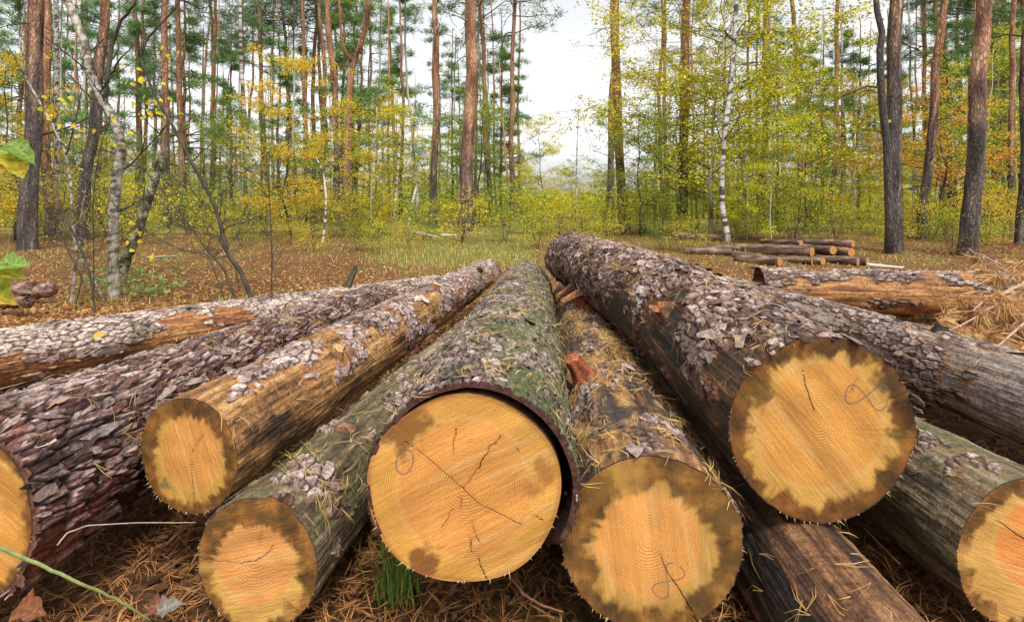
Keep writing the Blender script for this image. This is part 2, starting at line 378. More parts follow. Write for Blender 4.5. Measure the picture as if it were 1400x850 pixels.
    if flakes:
        pr = (m * st.get('flk_w', lambda a, b, c: 1 + 0 * a)(uu, cu, su) * (su > -.75)).reshape(-1)
        du_ = np.gradient(us)[:, None] * np.ones(nth); pr = pr * du_.reshape(-1); pr = pr / pr.sum()
        idx = R.choice(len(pr), flakes, p=pr); n8 = 8
        Pp = V.reshape(-1, 3)[idx] - base; nn = rad.reshape(-1, 3)[idx]
        tg = np.cross(nn, ax)
        sz = (cv * .5) * np.clip(np.exp(R.normal(-.45, .5, flakes)), .18, 1.7); asp = R.uniform(.8, 2.3, flakes) * (cw / cv) ** .7
        a8 = np.arange(n8) / n8 * 2 * PI
        ra = R.uniform(.5, 1.3, (flakes, n8))
        xu = np.cos(a8) * ra * (sz * asp)[:, None]; xv = np.sin(a8) * ra * sz[:, None]
        ra_ = R.normal(0, .25, flakes)[:, None]; xu, xv = xu * np.cos(ra_) - xv * np.sin(ra_), xu * np.sin(ra_) + xv * np.cos(ra_)
        tilt = R.normal(0, st.get('ftilt', .22) * .55, flakes); curl = R.uniform(-1.0, 1.4, flakes)
        lift = R.uniform(.0, .0022, flakes)
        z = lift[:, None] + tilt[:, None] * xu + curl[:, None] * 3 * (xv ** 2)
        top = Pp[:, None] + ax * xu[..., None] + tg[:, None] * xv[..., None] + nn[:, None] * z[..., None]
        cen = Pp + nn * (lift - .0003)[:, None]
        bot = top - nn[:, None] * (.0035) - (ax * xu[..., None] + tg[:, None] * xv[..., None]) * .12
        FV = np.concatenate([top, bot, cen[:, None]], 1).reshape(-1, 3)
        o = (np.arange(flakes) * (2 * n8 + 1))[:, None]; q8 = np.arange(n8)[None]; r8 = (q8 + 1) % n8
        T = np.stack([o + q8, o + r8, np.broadcast_to(o + 2 * n8, (flakes, n8))], -1).reshape(-1, 3)
        Q8 = np.stack([o + n8 + q8, o + n8 + r8, o + r8, o + q8], -1).reshape(-1, 4)
        fl = ramp(np.clip(R.uniform(0, 1, flakes) + st.get('lift', 0) + .12 * nn[:, 2], 0, 1), st.get('flk', [(0, (.10, .05, .038)), (.3, (.20, .13, .11)), (.6, (.33, .275, .26)), (.85, (.44, .395, .39)), (1, (.56, .52, .51))]))  # flakes facing up coloured lighter, imitating light from the sky
        if st.get('moss', 0):
            mf = mm.reshape(-1)[idx]; fl = mix(fl, np.array((.13, .15, .06)), mf * st['moss'] * .8)
        fl = fl * (.78 - .36 * wst.reshape(-1)[idx])[:, None] * np.array((1.0, .93, .91)); fl = fl ** 1.35 * 1.4 * np.array((1.02, .98, .92))
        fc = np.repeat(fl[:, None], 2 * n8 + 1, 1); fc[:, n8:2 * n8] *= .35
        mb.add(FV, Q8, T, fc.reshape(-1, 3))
    nq = sum(len(q) for q in mb.Q); tt_ = sum(len(q) for q in mb.T)
    sm_ = np.ones(nq + tt_, bool)
    if flakes: sm_[nq - flakes * 8:nq] = False; sm_[nq + tt_ - flakes * 8:] = False
    link('bark' if st.get('cov', 0) > .2 else 'stem', mb.me('log_surface', [M_BARK], sm_), root)
    # ---- sawn end
    if face is not None:
        fo = dict(face); nr = 170
        if shell:
            fa, fx, fz = fo.get('rad', rA * .9), fo.get('dx', 0), fo.get('dz', 0)
            rw = fa * (1 + .03 * np.sin(ang[0] * 2 + 1) + .012 * np.sin(ang[0] * 5))
            c0 = A + e1 * fx + e2 * fz
            ring = c0 + e1 * (rw * cu[0])[:, None] + e2 * (rw * su[0])[:, None]
            rim_u = np.array([0, .004, .02, .6]); mc = MB()
            body = np.concatenate([ring + ax * q - base for q in rim_u])
            ii = np.arange(3)[:, None] * nth
            qq = np.stack([ii + j, ii + nth + j, ii + nth + k, ii + k], -1).reshape(-1, 4)
            bc = np.concatenate([np.tile((.30, .13, .05), (nth, 1)), np.tile((.10, .045, .02), (3 * nth, 1))])
            mc.add(body, qq, None, bc); link('sapwood', mc.me('sapwood', [M_BARK]), root)
        else:
            c0 = A; ring = V[0]
            if fo.get('smooth'):
                ring = V[0] - rad[0] * (h[0] - .001)[:, None]
                an = MB(); an.add(np.concatenate([ring, V[0]]) - base, np.stack([jj, kk, kk + nth, jj + nth], -1), None, np.concatenate([np.tile((.10, .04, .025), (nth, 1)), np.tile((.20, .09, .06), (nth, 1))])); link('bark_rim', an.me('bark_rim', [M_BARK]), root)
        tt = np.linspace(0, 1, nr) ** .9
        D = ring - c0; Rm = np.linalg.norm(D, axis=1)
        G = c0 + D[None] * tt[:, None, None]
        lx = (G - A) @ e1; lz = (G - A) @ e2
        Rr = np.mean(Rm); nx, nz = lx / Rr, lz / Rr
        if shell: nx, nz = (lx - fx) / Rr, (lz - fz) / Rr
        px_, pz_ = fo.get('pith', (0, 0))
        a_ = np.arctan2(nz - pz_, nx - px_); rho = np.hypot(nx - px_, nz - pz_)
        ta = tt[:, None] * np.ones(nth)[None]
        s_ = seed + 40
        av = (a_ / (2 * PI)) % 1
        heart = fo.get('heart', .6) * (1 + .10 * fbm(av * 0 + 3, av * 7, 7, s_, 3))
        hm = 1 - sst(heart - .035, heart + .035, rho + .02 * fbm(nx * 5, nz * 5, 0, s_ + 3, 3))
        c = mix(fo.get('sap', (.68, .42, .13)), fo.get('hc', (.72, .36, .12)), hm)
        c = c * (1 + .12 * fbm(nx * 2.5, nz * 2.5, 0, s_ + 4, 4))[..., None]
        # pale ring at the heart border
        c = mix(c, np.array((.85, .60, .28)), np.exp(-((rho - heart - .03) / .03) ** 2) * .25)
        # broad saw passes
        pa = fo.get('saw', .6); q = nx * math.sin(pa) + nz * math.cos(pa); q2 = nx * math.cos(pa) - nz * math.sin(pa)
        bands = fbm(q * 3.5 + 5, q2 * .35, 0, s_ + 5, 3)
        c = c * (1 + .30 * bands)[..., None]
        c = mix(c, np.array((.84, .62, .30)), sst(.12, .4, fbm(q * 6, q2 * .6 + 4, 0, s_ + 6, 3)) * .40)
        # dark weathered outer band with radial tongues
        so = fo.get('stain', .8)
        na = fbm(nx * 1.2 + 3, av * 7, 7, s_ + 7, 5, .6) + .5 * fbm(nx * 4, nz * 4, 0, s_ + 27, 4, .6)
        na2 = fbm(ta * 2, av * 36, 36, s_ + 8, 3)
        sm = sst(so - .05, so + .07, ta + .75 * fo.get('sn', .16) * na + .10 * na2 + fo.get('sup', 0) * nz)
        sc_ = ramp(.5 + .8 * fbm(nx * 3, nz * 3, 0, s_ + 9, 4, .6), [(0, (.035, .022, .010)), (.35, (.11, .06, .018)), (.65, (.24, .125, .035)), (1, (.42, .25, .08))])
        sc_ = sc_ * np.array(fo.get('stc', (.95, .86, .8)))
        sm = sm * sst(-.35, .0, fbm(av * 0 + 9, av * 5, 5, s_ + 10, 3) + fo.get('sfull', .2)) * fo.get('sa', .9)
        c = mix(c, sc_, sm)
        c = c * (1 - .35 * sst(.1, .5, fbm(nx * 6, nz * 6, 0, s_ + 31, 5, .65)) * sm)[..., None]
        # dirt blotches
        for (bx, bz, br, bc) in fo.get('blots', ()):
            bm = sst(1.1, .45, np.hypot(nx - bx, nz - bz) / br + .6 * fbm(nx * 7, nz * 7, 0, s_ + 11, 3))
            c = mix(c, np.array(bc), bm * .85)
        # cracks (real grooves) and pencil marks
        dep = .0005 * fbm(q * 30, q2 * 4, 0, s_ + 12, 2) + .002 * fbm(nx * 2, nz * 2, 0, s_ + 13, 2)
        def seg_d(poly):
            d = np.full(nx.shape, 9.); w_ = np.zeros(nx.shape); n_ = len(poly) - 1; tot = 0
            for s in range(n_):
                (x0, z0), (x1, z1) = poly[s], poly[s + 1]; ddx, ddz = x1 - x0, z1 - z0; l2 = ddx * ddx + ddz * ddz
                tq = np.clip(((nx - x0) * ddx + (nz - z0) * ddz) / l2, 0, 1)
                dn = np.hypot(nx - x0 - tq * ddx, nz - z0 - tq * ddz); w_ = np.where(dn < d, (s + tq) / n_, w_); d = np.minimum(d, dn)
            return d, w_
        jx = .020 * fbm(nx * 12, nz * 12, 0, s_ + 14, 4); nx0, nz0 = nx.copy(), nz.copy()
        nx = nx + jx; nz = nz - jx
        for (poly, wd) in fo.get('cracks', ()):
            d, al = seg_d(poly); wv_ = wd * .44 * (.25 + .55 * np.sin(np.clip(al, 0.05, 1) * PI * .9))
            cm = sst(wv_ * 1.3, wv_ * .5, d)
            c = mix(c, np.array((.10, .045, .015)), cm * .88); dep = dep + .008 * cm
            c = c * (1 - .12 * np.exp(-(d / .03) ** 2))[..., None]
        nx, nz = nx0, nz0
        for poly in fo.get('marks', ()):
            d, _ = seg_d(poly); c = mix(c, np.array((.17, .18, .2)), sst(.014, .005, d) * .68)
        # bark line round the rim
        if not shell: c = mix(c, np.array((.06, .03, .018)), sst(.984, .99, ta))
        c = mix(c, np.array((.30, .12, .04)), sst(.93, .99, ta) * .45 * (0 if not shell else 1))
        c = c * (1 + .07 * fbm(q * 42, q2 * 1.5, 0, s_ + 33, 2) + .10 * fbm(nx * 30, nz * 30, 0, s_ + 34, 3))[..., None]
        c = c * np.array((.73, .585, .43))
        G = G + ax * (dep * (1 - sst(.985, 1, ta)))[..., None] - ax * (.0 if shell else .0)
        GV = G.reshape(-1, 3) - base
        sp = MB(); nsp = 70     # torn fibres left by the saw along the rim
        for jx_ in R.integers(0, nth, nsp):
            if su[0, jx_] > .55: continue
            p0 = ring[jx_] - base; o_ = D[jx_] / Rm[jx_]; t_ = np.array([-o_[2], 0, o_[0]]); ln_ = R.uniform(.002, .011); dr_ = o_ * R.uniform(-.2, 1) - ax * R.uniform(.3, 1) + t_ * R.normal(0, .5)
            sp.add([p0 - t_ * .0012 - o_ * .002, p0 + t_ * .0012 - o_ * .002, p0 + dr_ * ln_], None, [[0, 1, 2]], (.50, .34, .16))
        nG = len(GV); spV = np.concatenate(sp.V); spT = np.concatenate(sp.T) + nG
        ii = np.arange(nr - 1)[:, None] * nth
        FQ = np.stack([ii + j, ii + nth + j, ii + nth + k, ii + k], -1).reshape(-1, 4)
        fcv = np.stack([(nx - px_) * Rr, (nz - pz_) * Rr, np.full(nx.shape, seed * .37)], -1)
        fcv[..., 2] = 0
        link('cut_end', mesh('cut_end', np.concatenate([GV, spV]), FQ, spT, np.concatenate([c.reshape(-1, 3), np.tile((.50, .34, .16), (len(spV), 1))]), [M_FACE], True, {'fc': np.concatenate([fcv.reshape(-1, 3), np.zeros((len(spV), 3))])}), root)
    # ---- where needles can lie
    if needles:
        ok = np.where((su > .25).reshape(-1))[0]
        cl = fbm(U / .22, TV * kv(.15), kv(.15), seed + 60, 3).reshape(-1)[ok]
        wt = (np.gradient(us)[:, None] * np.ones(nth)).reshape(-1)[ok] * (np.exp(3.2 * cl))
        s = R.choice(ok, needles, p=wt / wt.sum())
        SURF.append((V.reshape(-1, 3)[s], rad.reshape(-1, 3)[s]))
    def on(u, a, lift=0.):
        ii = int(np.argmin(abs(us - u))); jj = int(a / (2 * PI) * nth) % nth
        return V[ii, jj] + rad[ii, jj] * lift, rad[ii, jj], base
    return root, on, ax

def knot(root, on, ax, u, a, r, ln, side=(.16, .07, .03), top=(.55, .3, .12), jag=.0, name='knot', lean=0.):
    p, n, base = on(u, a)
    n = n + ax * lean; n = n / np.linalg.norm(n)
    t1 = np.cross(n, ax); t1 /= np.linalg.norm(t1); t2 = np.cross(n, t1)
    k = 28; aa = np.arange(k) / k * 2 * PI; mb = MB()
    rows = []; cs = []
    for q, rs in ((-.02, 1.7), (.004, 1.25), (ln * .5, 1.), (ln, .88)):
        wob = 1 + .10 * np.sin(aa * 3 + u * 9) + .05 * np.sin(aa * 7)
        lx = r * rs * wob
        hh = q + (jag * (.5 + .5 * np.sin(aa + 2)) + jag * .35 * np.sin(aa * 5)) * (q / ln if q > 0 else 0)
        rows.append(p - base + t1 * (lx * np.cos(aa))[:, None] + t2 * (lx * np.sin(aa))[:, None] + n * np.asarray(hh)[..., None] * np.ones((k, 1)))
        sh = .75 + .5 * (np.sin(aa * 5 + 1) * .5 + .5)
        cs.append(np.array(side)[None] * sh[:, None])
    V = np.concatenate(rows); C = np.concatenate(cs)
    ii = np.arange(3)[:, None] * k; j = np.arange(k)[None]; kk = (j + 1) % k
    mb.add(V, np.stack([ii + j, ii + kk, ii + k + kk, ii + k + j], -1).reshape(-1, 4), None, C)
    for fr in (1., .7, .4, .12):
        pass
    rng_ = [1., .85, .6, .3, .05]; tr = []; tc = []
    cen = rows[-1].mean(0)
    for q, fr in enumerate(rng_):
        tr.append(cen + (rows[-1] - cen) * fr + n * (.0006 + r * .35 * (1 - fr ** 2) * (ln > .05))); tc.append(np.tile(np.array(top) * (.45 if q == 0 else (1.05 if q % 2 else .8)), (k, 1)))
    ii = np.arange(4)[:, None] * k
    mb.add(np.concatenate(tr), np.stack([ii + j, ii + kk, ii + k + kk, ii + k + j], -1).reshape(-1, 4), None, np.concatenate(tc))
    link(name, mb.me('knot', [M_BARK]), root)

WOOD_TAN = [(0, (.07, .025, .01)), (.35, (.29, .135, .05)), (.65, (.50, .27, .10)), (1, (.68, .44, .22))]
WOOD_ORA = [(0, (.09, .03, .012)), (.35, (.30, .12, .04)), (.7, (.52, .25, .08)), (1, (.66, .40, .17))]
WOOD_GRY = [(0, (.045, .038, .034)), (.35, (.17, .14, .125)), (.7, (.33, .28, .25)), (1, (.52, .46, .42))]
WOOD_DRK = [(0, (.02, .014, .012)), (.4, (.07, .045, .032)), (.7, (.22, .11, .05)), (1, (.42, .24, .12))]
WOOD_OLV = [(0, (.035, .024, .012)), (.4, (.14, .10, .055)), (.7, (.30, .23, .14)), (1, (.50, .41, .28))]
def lem(cx, cz, a, rot, asym=1.):
    t = np.linspace(.35, 2 * PI - .05, 44); x = a * np.cos(t); z = a * .45 * np.sin(2 * t)
    z = np.where(x > 0, z * asym, z)
    return [(cx + x_ * math.cos(rot) - z_ * math.sin(rot), cz + x_ * math.sin(rot) + z_ * math.cos(rot)) for x_, z_ in zip(x, z)]

# A: centre log, grey scaly bark standing off the wood
lf = make_log('large centre log, mossy grey scaly bark standing off its sawn end',
    P(643, 664, 1.20), P(719, 391, 4.65), .229, .20,
    dict(wood=WOOD_DRK, cov=2.0, cell=(.034, .024), thick=.010, moss=.85, moss_rt=.45, lift=-.02,
         bark=[(0, (.055, .04, .028)), (.3, (.15, .125, .10)), (.65, (.31, .29, .275)), (1, (.52, .495, .49))], ftilt=.16),
    nth=600, seed=21, shell=True, flakes=3800, needles=900, lobes=.018,
    face=dict(rad=.2115, dx=-.0165, dz=-.006, heart=.70, stain=1.3, pith=(.02, .0), saw=-.5, hc=(.74, .40, .125), sap=(.72, .44, .12),
        blots=[(-.62, .62, .30, (.24, .12, .03)), (-.42, -.80, .22, (.20, .085, .03)), (.85, .2, .14, (.42, .22, .07)), (.75, .0, .12, (.45, .25, .08))],
        cracks=[([(-.62, .47), (-.45, .36), (-.2, .16), (.0, .0), (.18, -.16), (.45, -.28), (.62, -.36)], .011),
                ([(0, 0), (.1, .14), (.2, .28), (.28, .42), (.4, .55)], .010),
                ([(-.1, .35), (-.1, .5), (-.07, .62)], .008), ([(.10, -.34), (.15, -.5), (.18, -.56)], .009), ([(.08, -.5), (.09, -.66)], .011),
                ([(.16, -.70), (.20, -.82), (.27, -.97)], .013), ([(-.10, -.20), (-.22, -.44)], .007), ([(.72, -.25), (.86, -.32)], .010), ([(.56, .44), (.6, .38)], .012), ([(-.01,-.1),(-.02,-.2)],.006)],
        marks=[[(-.62 + .09 * math.cos(t) * 1.0 + .02*math.sin(t), .26 + .13 * math.sin(t)+.0) for t in np.linspace(0, 6.6, 26)]]))

# B: big right log
rt, on, ax = make_log('big log on top of the pile, flaky grey pink bark, dark stripped left flank',
    P(1123, 587, 1.30), P(779, 353, 4.15), .222, .186,
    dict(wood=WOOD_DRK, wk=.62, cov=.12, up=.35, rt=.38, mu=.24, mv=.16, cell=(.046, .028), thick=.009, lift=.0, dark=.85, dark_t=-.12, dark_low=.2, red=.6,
         along=lambda u, c, s: -.30 * (1 - sst(.02, .10, u)) * (1 - sst(.3, .8, s)) + .35 * sst(.2, .7, u), ftilt=.20,
         bark=[(0, (.06, .028, .02)), (.3, (.16, .09, .07)), (.6, (.33, .25, .23)), (.85, (.46, .40, .39)), (1, (.60, .55, .54))]),
    nth=600, bend=(.05, .035), seed=33, flakes=3600, needles=700, skew=(-.10, .0), knots=((.62, 2.6, .06, .012), (1.25, 2.2, .09, .02)),
    face=dict(stc=(.82, .66, .55), heart=.66, stain=.80, sn=.22, sfull=.55, pith=(-.02, .05), saw=.9, hc=(.72, .42, .12), sap=(.68, .46, .14), sa=.93,
        cracks=[([(-.22, .66), (-.17, .45), (-.12, .3), (-.08, .2)], .013), ([(.35, .55), (.27, .35)], .006)],
        blots=[(.68, .52, .16, (.08, .06, .02)), (.80, -.05, .13, (.13, .09, .02)), (-.68, .42, .2, (.15, .10, .02))],
        marks=[lem(.47, .36, .23, -.12, 1.35)]))
knot(rt, on, ax, .60, 2.55, .028, .02, (.10, .04, .02), (.38, .13, .04), .012)
knot(rt, on, ax, 1.9, 3.6, .02, .10, (.3, .13, .05), (.55, .30, .12), .03, 'branch_stub')
knot(rt, on, ax, 2.2, 3.75, .022, .10, (.3, .13, .05), (.5, .25, .1), .03, 'branch_stub')

# C: upper left, mostly stripped orange log
rt, on, ax = make_log('mostly stripped orange log left of centre, small dark rimmed end, pale sawn knots',
    P(258, 622, 1.42), P(668, 372, 5.5), .152, .128,
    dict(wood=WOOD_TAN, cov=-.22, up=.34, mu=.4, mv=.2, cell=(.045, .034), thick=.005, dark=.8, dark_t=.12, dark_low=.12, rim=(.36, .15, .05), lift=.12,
         along=lambda u, c, s: -.55 * (1 - sst(.0, .12, u)) + .25 * sst(.2, .6, u),
         flk=[(0, (.36, .22, .14)), (.4, (.45, .37, .36)), (.8, (.55, .50, .50)), (1, (.66, .62, .62))],
         bark=[(0, (.26, .13, .08)), (.3, (.36, .25, .21)), (.65, (.47, .41, .40)), (1, (.60, .56, .56))]),
    nth=520, bend=(.02, .02), seed=47, flakes=1100, needles=320, skew=(-.10, .02),
    face=dict(heart=.62, stain=.74, sn=.14, sfull=.7, pith=(.06, .05), saw=1.2, sap=(.60, .40, .10), hc=(.72, .40, .13), sup=.10,
        cracks=[([(.06, -.1), (.09, -.5), (.12, -.75), (.14, -1.0)], .020), ([(-.05, .75), (-.03, .95)], .014), ([(.06, .05), (.3, .4)], .006)],
        blots=[(-.5, -.55, .12, (.2, .2, .15))]))
knot(rt, on, ax, .60, .85, .026, .012, (.22, .1, .04), (.62, .36, .14))
knot(rt, on, ax, 1.95, 1.15, .030, .030, (.18, .09, .04), (.62, .38, .16))
knot(rt, on, ax, 3.2, .9, .028, .03, (.02, .015, .01), (.03, .02, .015))

# D: thick log at the left edge
rt, on, ax = make_log('thick log at the left edge in deeply furrowed purple brown bark',
    P(-78, 712, 1.22), P(520, 420, 4.5), .212, .18,
    dict(wood=WOOD_DRK, cov=1.6, cell=(.085, .024), thick=.017, red=.60, lift=.03, ftilt=.10,
         bark=[(0, (.055, .022, .018)), (.35, (.16, .075, .065)), (.65, (.30, .21, .205)), (.9, (.43, .37, .37)), (1, (.55, .5, .5))], crack=(.03, .017, .015)),
    nth=600, seed=58, flakes=2200, needles=600, knots=((.95, 1.25, .06, -.01),),
    face=dict(heart=.6, stain=.92, sap=(.66, .38, .10), smooth=True))

# E: low log between left and centre
rt, on, ax = make_log('low olive grey barkless log left of centre, dark crusted rim on its end',
    P(351, 772, 1.26), P(652, 460, 3.7), .152, .135,
    dict(wood=WOOD_OLV, cov=-.50, up=.32, mu=.22, mv=.12, cell=(.05, .03), thick=.007, dark=.5, dark_t=.3, green=.55, rim=(.2, .12, .06), lift=.15,
         crack=(.10, .07, .05)),
    nth=520, bend=(.0, .01), seed=63, flakes=90, needles=500, knots=((.42, 1.45, .05, .003),),
    face=dict(heart=.64, stain=.72, sn=.20, sfull=.25, sup=.22, pith=(-.05, .05), saw=-.3, hc=(.76, .42, .16), sap=(.66, .46, .15),
        cracks=[([(-.95, .02), (-.55, 0), (-.25, .0), (-.05, .04), (.15, .18), (.28, .32)], .014), ([(.02, .3), (.1, .6)], .006)]))
knot(rt, on, ax, .42, 1.45, .022, .006, (.18, .08, .04), (.30, .15, .08))

# F: back left log lying askew
rt, on, ax = make_log('long log lying askew behind the left logs, whitish bark above bare rusty wood',
    (-4.3, 1.15, .20), P(598, 394, 6.1), .185, .135,
    dict(wood=WOOD_ORA, cov=-.06, up=.45, mu=.6, mv=.2, cell=(.055, .036), thick=.008, dark=.7, dark_t=.15, rim=(.30, .10, .04), lift=.22, red=.35,
         bark=[(0, (.22, .11, .07)), (.3, (.40, .32, .28)), (.65, (.56, .52, .49)), (1, (.72, .69, .67))]),
    nth=400, ks=.0026, seed=71, bend=(.10, .02), flakes=1600, needles=240)
knot(rt, on, ax, 4.75, 1.5, .030, .15, (.05, .04, .02), (.04, .03, .02), .05, 'branch_stub', .5)

# G: low log right of the centre log
rt, on, ax = make_log('low dark stripped log right of the centre log, orange heart and red stubs',
    P(892, 744, 1.22), P(782, 410, 4.5), .200, .158,
    dict(wood=WOOD_TAN, cov=-.42, up=.25, mu=.25, mv=.14, cell=(.05, .03), thick=.006, dark=.9, dark_t=-.15, dark_c=(.05, .042, .04), lift=.1,
         rim=(.2, .11, .06)),
    nth=560, seed=82, flakes=160, needles=2200,
    face=dict(stc=(1, 1, .95), heart=.60, stain=.66, sn=.16, sfull=.35, pith=(-.05, .0), saw=1.45, hc=(.80, .45, .15), sap=(.56, .38, .11), sup=.08,
        cracks=[([(.08, -.1), (.16, -.3), (.3, -.5), (.42, -.7), (.58, -1.0)], .013)],
        blots=[(.75, .30, .2, (.16, .10, .03)), (.90, -.1, .13, (.14, .09, .02)), (-.6, .6, .25, (.22, .14, .03))],
        marks=[lem(.17, -.40, .21, .95, 1.2)]))
knot(rt, on, ax, .66, 2.12, .031, .075, (.24, .065, .025), (.32, .10, .035), .010, 'branch_stub', -.25)
knot(rt, on, ax, 2.0, 1.60, .036, .15, (.30, .05, .02), (.35, .08, .03), .04, 'branch_stub')
knot(rt, on, ax, .42, .45, .022, .012, (.03, .02, .01), (.30, .12, .05))

# H: under the big right log
rt, on, ax = make_log('half hidden dark log under the big right log, rusty stripes along its bare top',
    (.695, .55, .125), (.80, 4.3, .14), .150, .14,
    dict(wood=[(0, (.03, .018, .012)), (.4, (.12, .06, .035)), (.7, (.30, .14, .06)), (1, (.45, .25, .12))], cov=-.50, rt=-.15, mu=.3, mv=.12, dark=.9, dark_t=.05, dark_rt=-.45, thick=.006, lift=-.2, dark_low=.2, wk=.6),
    nth=520, seed=95, needles=200, flakes=60)
# I: short end glimpsed in the gap
rt, on, ax = make_log('small yellowish sawn log end glimpsed deep in the gap under the big right log',
    P(960, 606, 2.12), (.78, 4.4, .42), .062, .055,
    dict(wood=WOOD_DRK, cov=-1.5, thick=.003), nth=120, seed=99,
    face=dict(heart=.5, stain=1.3, sap=(.42, .33, .08), hc=(.48, .34, .10)))
# J: right edge log
rt, on, ax = make_log('bare brown log at the lower right edge, wet orange ring in its half visible end',
    P(1402, 757, 1.26), (1.12, 4.6, .22), .172, .15,
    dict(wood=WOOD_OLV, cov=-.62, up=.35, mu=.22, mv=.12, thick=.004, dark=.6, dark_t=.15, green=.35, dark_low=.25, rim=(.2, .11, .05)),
    nth=520, seed=107, needles=260, skew=(.06, 0), flakes=60,
    face=dict(heart=.58, stain=.80, sn=.2, sfull=.35, pith=(.15, .12), saw=.4, hc=(.80, .38, .12), sap=(.66, .45, .15), sup=.12,
        cracks=[([(-.42, .48), (-.1, .25), (.15, .1)], .014)]))
# K: long right log
rt, on, ax = make_log('long weathered grey log on the right, white bark remnants, black knot, rusty lower side',
    (2.12, 1.35, .27), P(893, 368, 7.4), .180, .15,
    dict(wood=[(0, (.07, .045, .03)), (.35, (.24, .17, .13)), (.7, (.40, .33, .29)), (1, (.56, .50, .46))], cov=-.08, up=.25, mu=.5, mv=.15,
         cell=(.07, .035), thick=.007, dark=.7, dark_t=.12, lift=.22, rim=(.30, .12, .04),
         along=lambda u, c, s: -.55 * sst(.06, .0, u) - .45 * (1 - sst(.12, .24, u)) + .15),
    nth=460, seed=118, bend=(.03, .0), flakes=700, needles=420)
knot(rt, on, ax, 1.32, 1.45, .030, .022, (.025, .018, .015), (.012, .01, .01), .01)
knot(rt, on, ax, 4.6, 1.3, .03, .05, (.012, .01, .01), (.012, .01, .01))
# L: right log lying across
rt, on, ax = make_log('log lying crosswise at the back right, torn grey bark hanging over bright orange bare wood',
    (2.30, 5.05, .25), (6.4, 4.5, .24), .200, .18,
    dict(wood=WOOD_ORA, cov=-.28, up=.50, mu=.4, mv=.2, cell=(.08, .04), thick=.018, dark=.45, dark_t=.2, lift=.10, rim=(.16, .07, .03), kq=.6),
    nth=360, ks=.0026, seed=127, flakes=250, needles=200)
knot(rt, on, ax, 1.15, 4.6, .10, .02, (.4, .2, .08), (.62, .38, .14))
knot(rt, on, ax, .75, 2.4, .03, .05, (.08, .05, .035), (.14, .08, .05), .03, 'bark_shard')

# ------------------------------------------------------------------ needles
def ribbons(Pp, Nn, ln, wd, droop=0., jit=.3, colA=(.30, .15, .04), colB=(.62, .36, .12), two=True, along=None, spread=1.):
    n = len(Pp); t0 = R.normal(size=(n, 3))
    if along is not None: t0 = t0 * spread + np.asarray(along)
    t = t0 - (t0 * Nn).sum(1)[:, None] * Nn; t /= np.linalg.norm(t, axis=1)[:, None]
    t = t + Nn * R.normal(0, jit * .5, (n, 1)) ; t /= np.linalg.norm(t, axis=1)[:, None]
    s = np.cross(Nn, t); s /= np.linalg.norm(s, axis=1)[:, None] + 1e-9
    L_ = R.uniform(.6, 1.2, n) * ln; bow = R.normal(0, .10, n) * L_
    reps = 2 if two else 1
    mb = MB()
    for rp in range(reps):
        fan = 0 if rp == 0 else R.uniform(-.35, .35, n)[:, None]
        tt = t + s * fan
        pts = [Pp + tt * (L_ * q)[:, None] + s * (bow * 4 * q * (1 - q))[:, None] + Nn * ((.004 + jit * .02 * q * (1 - q)) - droop * L_ * q * q)[:, None] for q in (0, .5, 1)]
        w = wd * np.array([1, 1, .4])
        V = np.stack([pts[0] - s * w[0], pts[0] + s * w[0], pts[1] + s * w[1] + Nn * w[1] * .6, pts[1] - s * w[1], pts[2] + s * w[2], pts[2] - s * w[2]], 1).reshape(-1, 3)
        o = (np.arange(n) * 6)[:, None]
        Q = np.concatenate([o + np.array([[0, 1, 2, 3]]), o + np.array([[3, 2, 4, 5]])])
        c = mix(colA, colB, R.uniform(0, 1, n)); mb.add(V, Q, None, np.repeat(c, 6, 0))
    return mb
Pp = np.concatenate([a for a, b in SURF]); Nn = np.concatenate([b for a, b in SURF])
near = Pp[:, 1] < 6
mb = ribbons(Pp + Nn * .003, Nn, .062, .0007, jit=.5, colA=(.30, .17, .05), colB=(.60, .40, .15))
tag(link('fallen_needles', mb.me('fallen_needles', [M_NEEDLE], False)), 'dry tan pine needles caught in the bark on top of the logs', 'pine needles', kind='stuff')
# on the ground round the pile
def ground_pts(n, x0, x1, y0, y1):
    x = R.uniform(x0, x1, n); y = y0 + (y1 - y0) * R.uniform(0, 1, n)
    return np.stack([x, y, ground_z(x, y)], -1)
gp = np.concatenate([ground_pts(11000, -1.9, 1.9, .75, 2.1), ground_pts(5000, -2.5, 2.5, 1.8, 4.5), ground_pts(5000, -8, 8, 4, 11)])
gp[:, 2] += R.uniform(.002, .03, len(gp)) * (gp[:, 1] < 2.2)
up = np.tile([0, 0, 1.], (len(gp), 1)) + R.normal(0, .15, (len(gp), 3)); up /= np.linalg.norm(up, axis=1)[:, None]
mb = ribbons(gp, up, .075, .0010, jit=.6, colA=(.15, .055, .02), colB=(.46, .22, .07))
tag(link('needle_litter', mb.me('needle_litter', [M_NEEDLE], False)), 'rusty brown pine needle litter on the ground under the logs', 'needle litter', kind='stuff')

